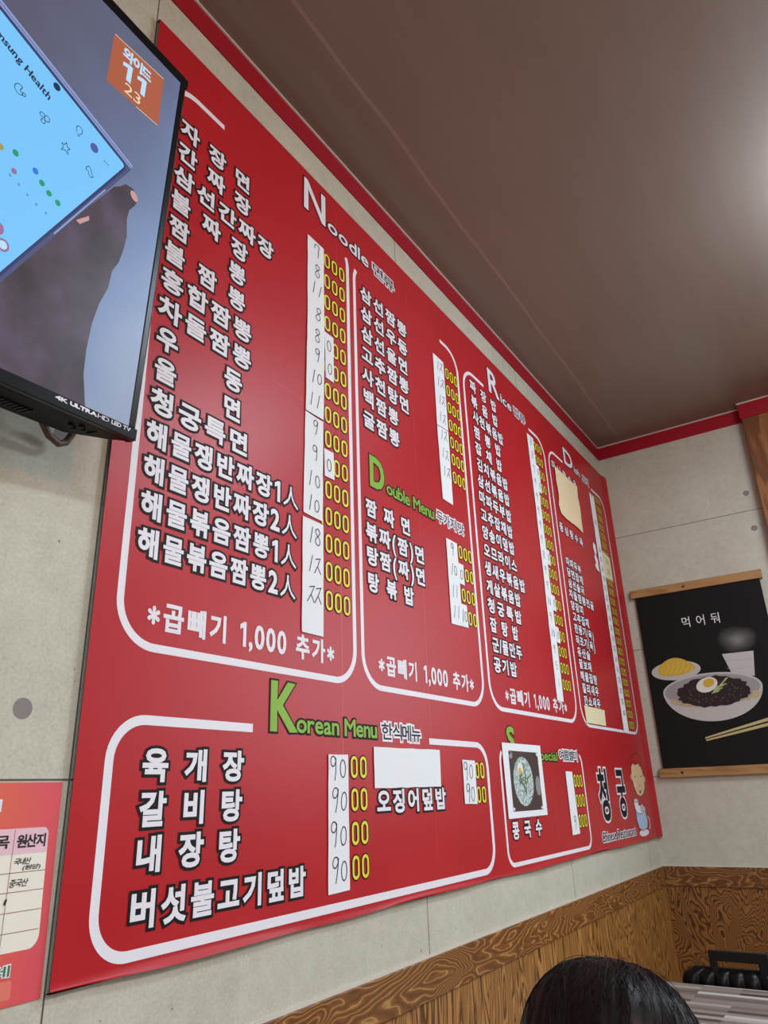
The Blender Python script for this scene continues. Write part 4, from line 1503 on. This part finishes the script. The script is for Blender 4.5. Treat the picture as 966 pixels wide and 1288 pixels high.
for sx in (-0.60, -0.245):
    for sy in (-0.165, 0.165):
        mb = MB()
        mb.tube([(sx, sy, 0.0), (sx, sy, 0.43)], 0.011, 10)
        mb.build('leg', 'steel_dark', ch, True)
for sy in (-0.13, 0.13):
    mb = MB()
    mb.tube([(-0.225, sy, 0.40), (-0.222, sy * 0.9, 0.70)], 0.009, 10)
    mb.build('back_post', 'steel_dark', ch, True)

# ------------------------------------------------------------------ the person seated in front, seen from behind
mat('skin', srgb(206, 160, 132), 0.5)
mat('jacket', srgb(46, 46, 54), 0.85)
mat('trousers', srgb(38, 42, 58), 0.85)
mat('eye_white', srgb(230, 226, 220), 0.3)
mat('eye_dark', srgb(30, 20, 16), 0.2)
mat('lip', srgb(170, 96, 90), 0.5)


def skin_body(name, verts, edges, radii, m, parent, sub=2):
    me = bpy.data.meshes.new(name)
    me.from_pydata(verts, edges, [])
    me.materials.append(MATS[m])
    o = bpy.data.objects.new(name, me)
    COL.objects.link(o)
    if parent:
        o.parent = parent
    o.modifiers.new('skin', 'SKIN')
    for i, r in enumerate(radii):
        sv = me.skin_vertices[0].data[i]
        sv.radius = r if isinstance(r, tuple) else (r, r)
    me.skin_vertices[0].data[0].use_root = True
    md = o.modifiers.new('smooth', 'SUBSURF')
    md.levels = md.render_levels = sub
    o.modifiers['skin'].use_smooth_shade = True
    return o


# head centre and lean
HC = Vector((-1.900, -0.410, 0.923))
PX, PY = -2.10, -0.4165
BX, BY, BZ = 0.182, 0.0585, -0.081   # the figure is laid out round an earlier head position and moved as one
per = thing('person', 'person with short black hair seated with head bent forward, bottom centre', 'person', (PX, PY, 0))
L_ = lambda x, y, z: (x + BX - PX, y + BY - PY, z if z < 0.5 else z + BZ * min(1, (z - 0.5) / 0.3))
V = [L_(-2.27, -0.475, 0.47), L_(-2.275, -0.475, 0.58), L_(-2.25, -0.475, 0.70), L_(-2.20, -0.473, 0.80), L_(-2.150, -0.471, 0.875), L_(-2.118, -0.47, 0.93), L_(-2.085, -0.469, 0.985), L_(-2.068, -0.468, 1.03)]
Rr = [(0.125, 0.105), (0.12, 0.095), (0.13, 0.10), (0.135, 0.095), (0.075, 0.065), (0.048, 0.05), (0.072, 0.078), (0.066, 0.072)]
E = [(i, i + 1) for i in range(7)]


def limb(root, pts, rs):
    p = root
    for q_, r in zip(pts, rs):
        V.append(L_(*q_))
        Rr.append(r)
        E.append((p, len(V) - 1))
        p = len(V) - 1
    return p


fing = {}
for s in (-1, 1):
    w = limb(3, [(-2.185, -0.472 + s * 0.155, 0.815), (-2.13, -0.472 + s * 0.205, 0.69), (-2.06, -0.472 + s * 0.215, 0.575), (-1.95, -0.472 + s * 0.17, 0.60), (-1.855, -0.472 + s * 0.125, 0.625), (-1.80, -0.472 + s * 0.105, 0.62)],
             [0.062, 0.048, 0.042, 0.036, 0.027, (0.034, 0.018)])
    for k_ in range(4):
        y = -0.472 + s * (0.075 + 0.019 * k_)
        limb(w, [(-1.77, y, 0.622), (-1.742 + 0.006 * (k_ in (1, 2)), y, 0.612), (-1.728 + 0.008 * (k_ in (1, 2)), y, 0.594)], [0.0095, 0.0085, 0.0075])
    limb(w, [(-1.80, -0.472 + s * 0.062, 0.610), (-1.775, -0.472 + s * 0.050, 0.598)], [0.0105, 0.009])
    limb(0, [(-2.20, -0.475 + s * 0.095, 0.46), (-2.02, -0.475 + s * 0.12, 0.465), (-1.84, -0.475 + s * 0.13, 0.47), (-1.83, -0.475 + s * 0.13, 0.27), (-1.845, -0.475 + s * 0.13, 0.09), (-1.80, -0.475 + s * 0.13, 0.042), (-1.71, -0.475 + s * 0.13, 0.030)],
         [0.095, 0.082, 0.060, 0.052, 0.036, 0.040, 0.028])
skin_body('body', V, E, Rr, 'skin', per)
# clothes follow the same bones a little wider
JV = [L_(-2.27, -0.475, 0.50), L_(-2.275, -0.475, 0.60), L_(-2.25, -0.475, 0.71), L_(-2.205, -0.473, 0.795), L_(-2.168, -0.472, 0.85)]
JR = [(0.142, 0.122), (0.136, 0.112), (0.146, 0.116), (0.148, 0.108), (0.085, 0.078)]
JE = [(0, 1), (1, 2), (2, 3), (3, 4)]
for s in (-1, 1):
    b0 = len(JV)
    for q_, r in (((-2.185, -0.472 + s * 0.158, 0.815), 0.074), ((-2.13, -0.472 + s * 0.205, 0.69), 0.060), ((-2.06, -0.472 + s * 0.215, 0.575), 0.054), ((-1.95, -0.472 + s * 0.17, 0.60), 0.048), ((-1.88, -0.472 + s * 0.135, 0.62), 0.040)):
        JV.append(L_(*q_))
        JR.append(r)
    JE += [(3, b0), (b0, b0 + 1), (b0 + 1, b0 + 2), (b0 + 2, b0 + 3), (b0 + 3, b0 + 4)]
skin_body('jacket', JV, JE, JR, 'jacket', per)
TV_ = [L_(-2.27, -0.475, 0.475)]
TR_ = [(0.140, 0.118)]
TE_ = []
for s in (-1, 1):
    b0 = len(TV_)
    for q_, r in (((-2.20, -0.475 + s * 0.095, 0.46), 0.106), ((-2.02, -0.475 + s * 0.12, 0.465), 0.094), ((-1.84, -0.475 + s * 0.13, 0.47), 0.073), ((-1.83, -0.475 + s * 0.13, 0.27), 0.066), ((-1.842, -0.475 + s * 0.13, 0.11), 0.060)):
        TV_.append(L_(*q_))
        TR_.append(r)
    TE_ += [(0, b0), (b0, b0 + 1), (b0 + 1, b0 + 2), (b0 + 2, b0 + 3), (b0 + 3, b0 + 4)]
skin_body('trousers', TV_, TE_, TR_, 'trousers', per)
# face, turned forward and down, away from the camera
fd = Vector((0.86, 0.0, -0.51)).normalized()      # where the face points
fu = Vector((0.51, 0.0, 0.86)).normalized()       # crown direction
fs_ = Vector((0, 1, 0))
HL = HC - Vector((PX, PY, 0))


def ball(mb, c, ru, rv, rw, n=14):
    vs, fs = [], []
    for i in range(n + 1):
        a = math.pi * i / n
        for j in range(2 * n):
            b = math.pi * j / n
            vs.append(tuple(c + fs_ * (ru * math.sin(a) * math.cos(b)) + fd * (rv * math.sin(a) * math.sin(b)) + fu * (rw * math.cos(a))))
    for i in range(n):
        for j in range(2 * n):
            j2 = (j + 1) % (2 * n)
            fs.append((i * 2 * n + j, i * 2 * n + j2, (i + 1) * 2 * n + j2, (i + 1) * 2 * n + j))
    mb.add(vs, fs)


for s in (-1, 1):
    mb = MB()
    ball(mb, HL + fd * 0.078 + fs_ * (0.030 * s) - fu * 0.02, 0.012, 0.009, 0.007, 8)
    mb.build('eye', 'eye_white', per, True)
    mb = MB()
    ball(mb, HL - fd * 0.005 + fs_ * (0.083 * s) - fu * 0.035, 0.008, 0.017, 0.028, 8)
    mb.build('ear', 'skin', per, True)
mb = MB()
ball(mb, HL + fd * 0.088 - fu * 0.048, 0.013, 0.016, 0.020, 8)
mb.build('nose', 'skin', per, True)
mb = MB()
ball(mb, HL + fd * 0.078 - fu * 0.082, 0.022, 0.008, 0.006, 8)
mb.build('mouth', 'lip', per, True)


def hair_mat():
    m = mat('hair_black', srgb(30, 24, 23), 0.42, spec=0.13)
    k = NT(m)
    n = k.noise(k.coords((60, 60, 6)), 4, 3)
    k.link(k.ramp(n, [(0.3, srgb(12, 9, 9)), (0.7, srgb(32, 22, 19))]), k.b.inputs['Base Color'])


hair_mat()
# hair: a cap of combed locks, parted along the crown, ends trimmed at the nape and above the face
mb = MB()
na, nb = 46, 180
vs, fs = [], []
AX, AY, AZ = 0.0930, 0.1005, 0.0935
for i in range(na + 1):
    a = (math.pi * 0.66) * i / na
    for j in range(nb):
        b = 2 * math.pi * j / nb
        lock = 0.0007 * math.sin(b * 31 + 2.0 * math.sin(b * 5)) + 0.0006 * math.sin(b * 67 + a * 3 + 2 * math.sin(b * 9))
        part = -0.0045 * math.exp(-((math.sin(a) * math.cos(b) * AX - 0.012) / 0.010) ** 2) * (1 if math.sin(b) > -2 else 0)
        r = 1 + (lock * min(1, a * 2.2) + part) / 0.1
        q4 = 0.89  # slightly boxy crown
        sx_, sy_, sz_ = math.sin(a) * math.cos(b), math.sin(a) * math.sin(b), math.cos(a)
        pw = lambda t: math.copysign(abs(t) ** q4, t)
        long = 1.0
        if math.sin(b) < 0.25 and a > 1.3:
            long = 1.0 + 0.10 * (a - 1.3)
        vs.append(tuple(HL + fs_ * (AX * pw(sx_) * r) + fd * (AY * pw(sy_) * r) + fu * (AZ * pw(sz_) * r * long)))
for i in range(na):
    for j in range(nb):
        j2 = (j + 1) % nb
        bmid = 2 * math.pi * (j + 0.5) / nb
        amid = (math.pi * 0.66) * (i + 0.5) / na
        if math.sin(bmid) > 0.45 and amid > 1.35:
            continue
        fs.append((i * nb + j, i * nb + j2, (i + 1) * nb + j2, (i + 1) * nb + j))
mb.add(vs, fs)
# loose strands lying over the cap
for s in range(420):
    b = random.uniform(0, 2 * math.pi)
    a0 = random.uniform(0.05, 0.7)
    a1 = a0 + random.uniform(0.5, 1.1)
    lift = random.uniform(0.000, 0.0010) + (random.uniform(0, 0.003) if s % 14 == 0 else 0)
    pts = []
    for k_ in range(7):
        a = a0 + (a1 - a0) * k_ / 6
        bb = b + 0.08 * math.sin(k_ * 0.9 + s)
        if math.sin(bb) > 0.45 and a > 1.35:
            break
        sx_, sy_, sz_ = math.sin(a) * math.cos(bb), math.sin(a) * math.sin(bb), math.cos(a)
        pw = lambda t: math.copysign(abs(t) ** 0.89, t)
        ex_ = lift * math.sin(math.pi * k_ / 6 * 0.9 + 0.1) + 0.001
        pts.append(HL + fs_ * (AX + ex_) * pw(sx_) + fd * (AY + ex_) * pw(sy_) + fu * (AZ + ex_) * pw(sz_))
    if len(pts) > 2:
        mb.tube(pts, 0.0003, 4, caps=False)
mb.build('hair', 'hair_black', per, True)
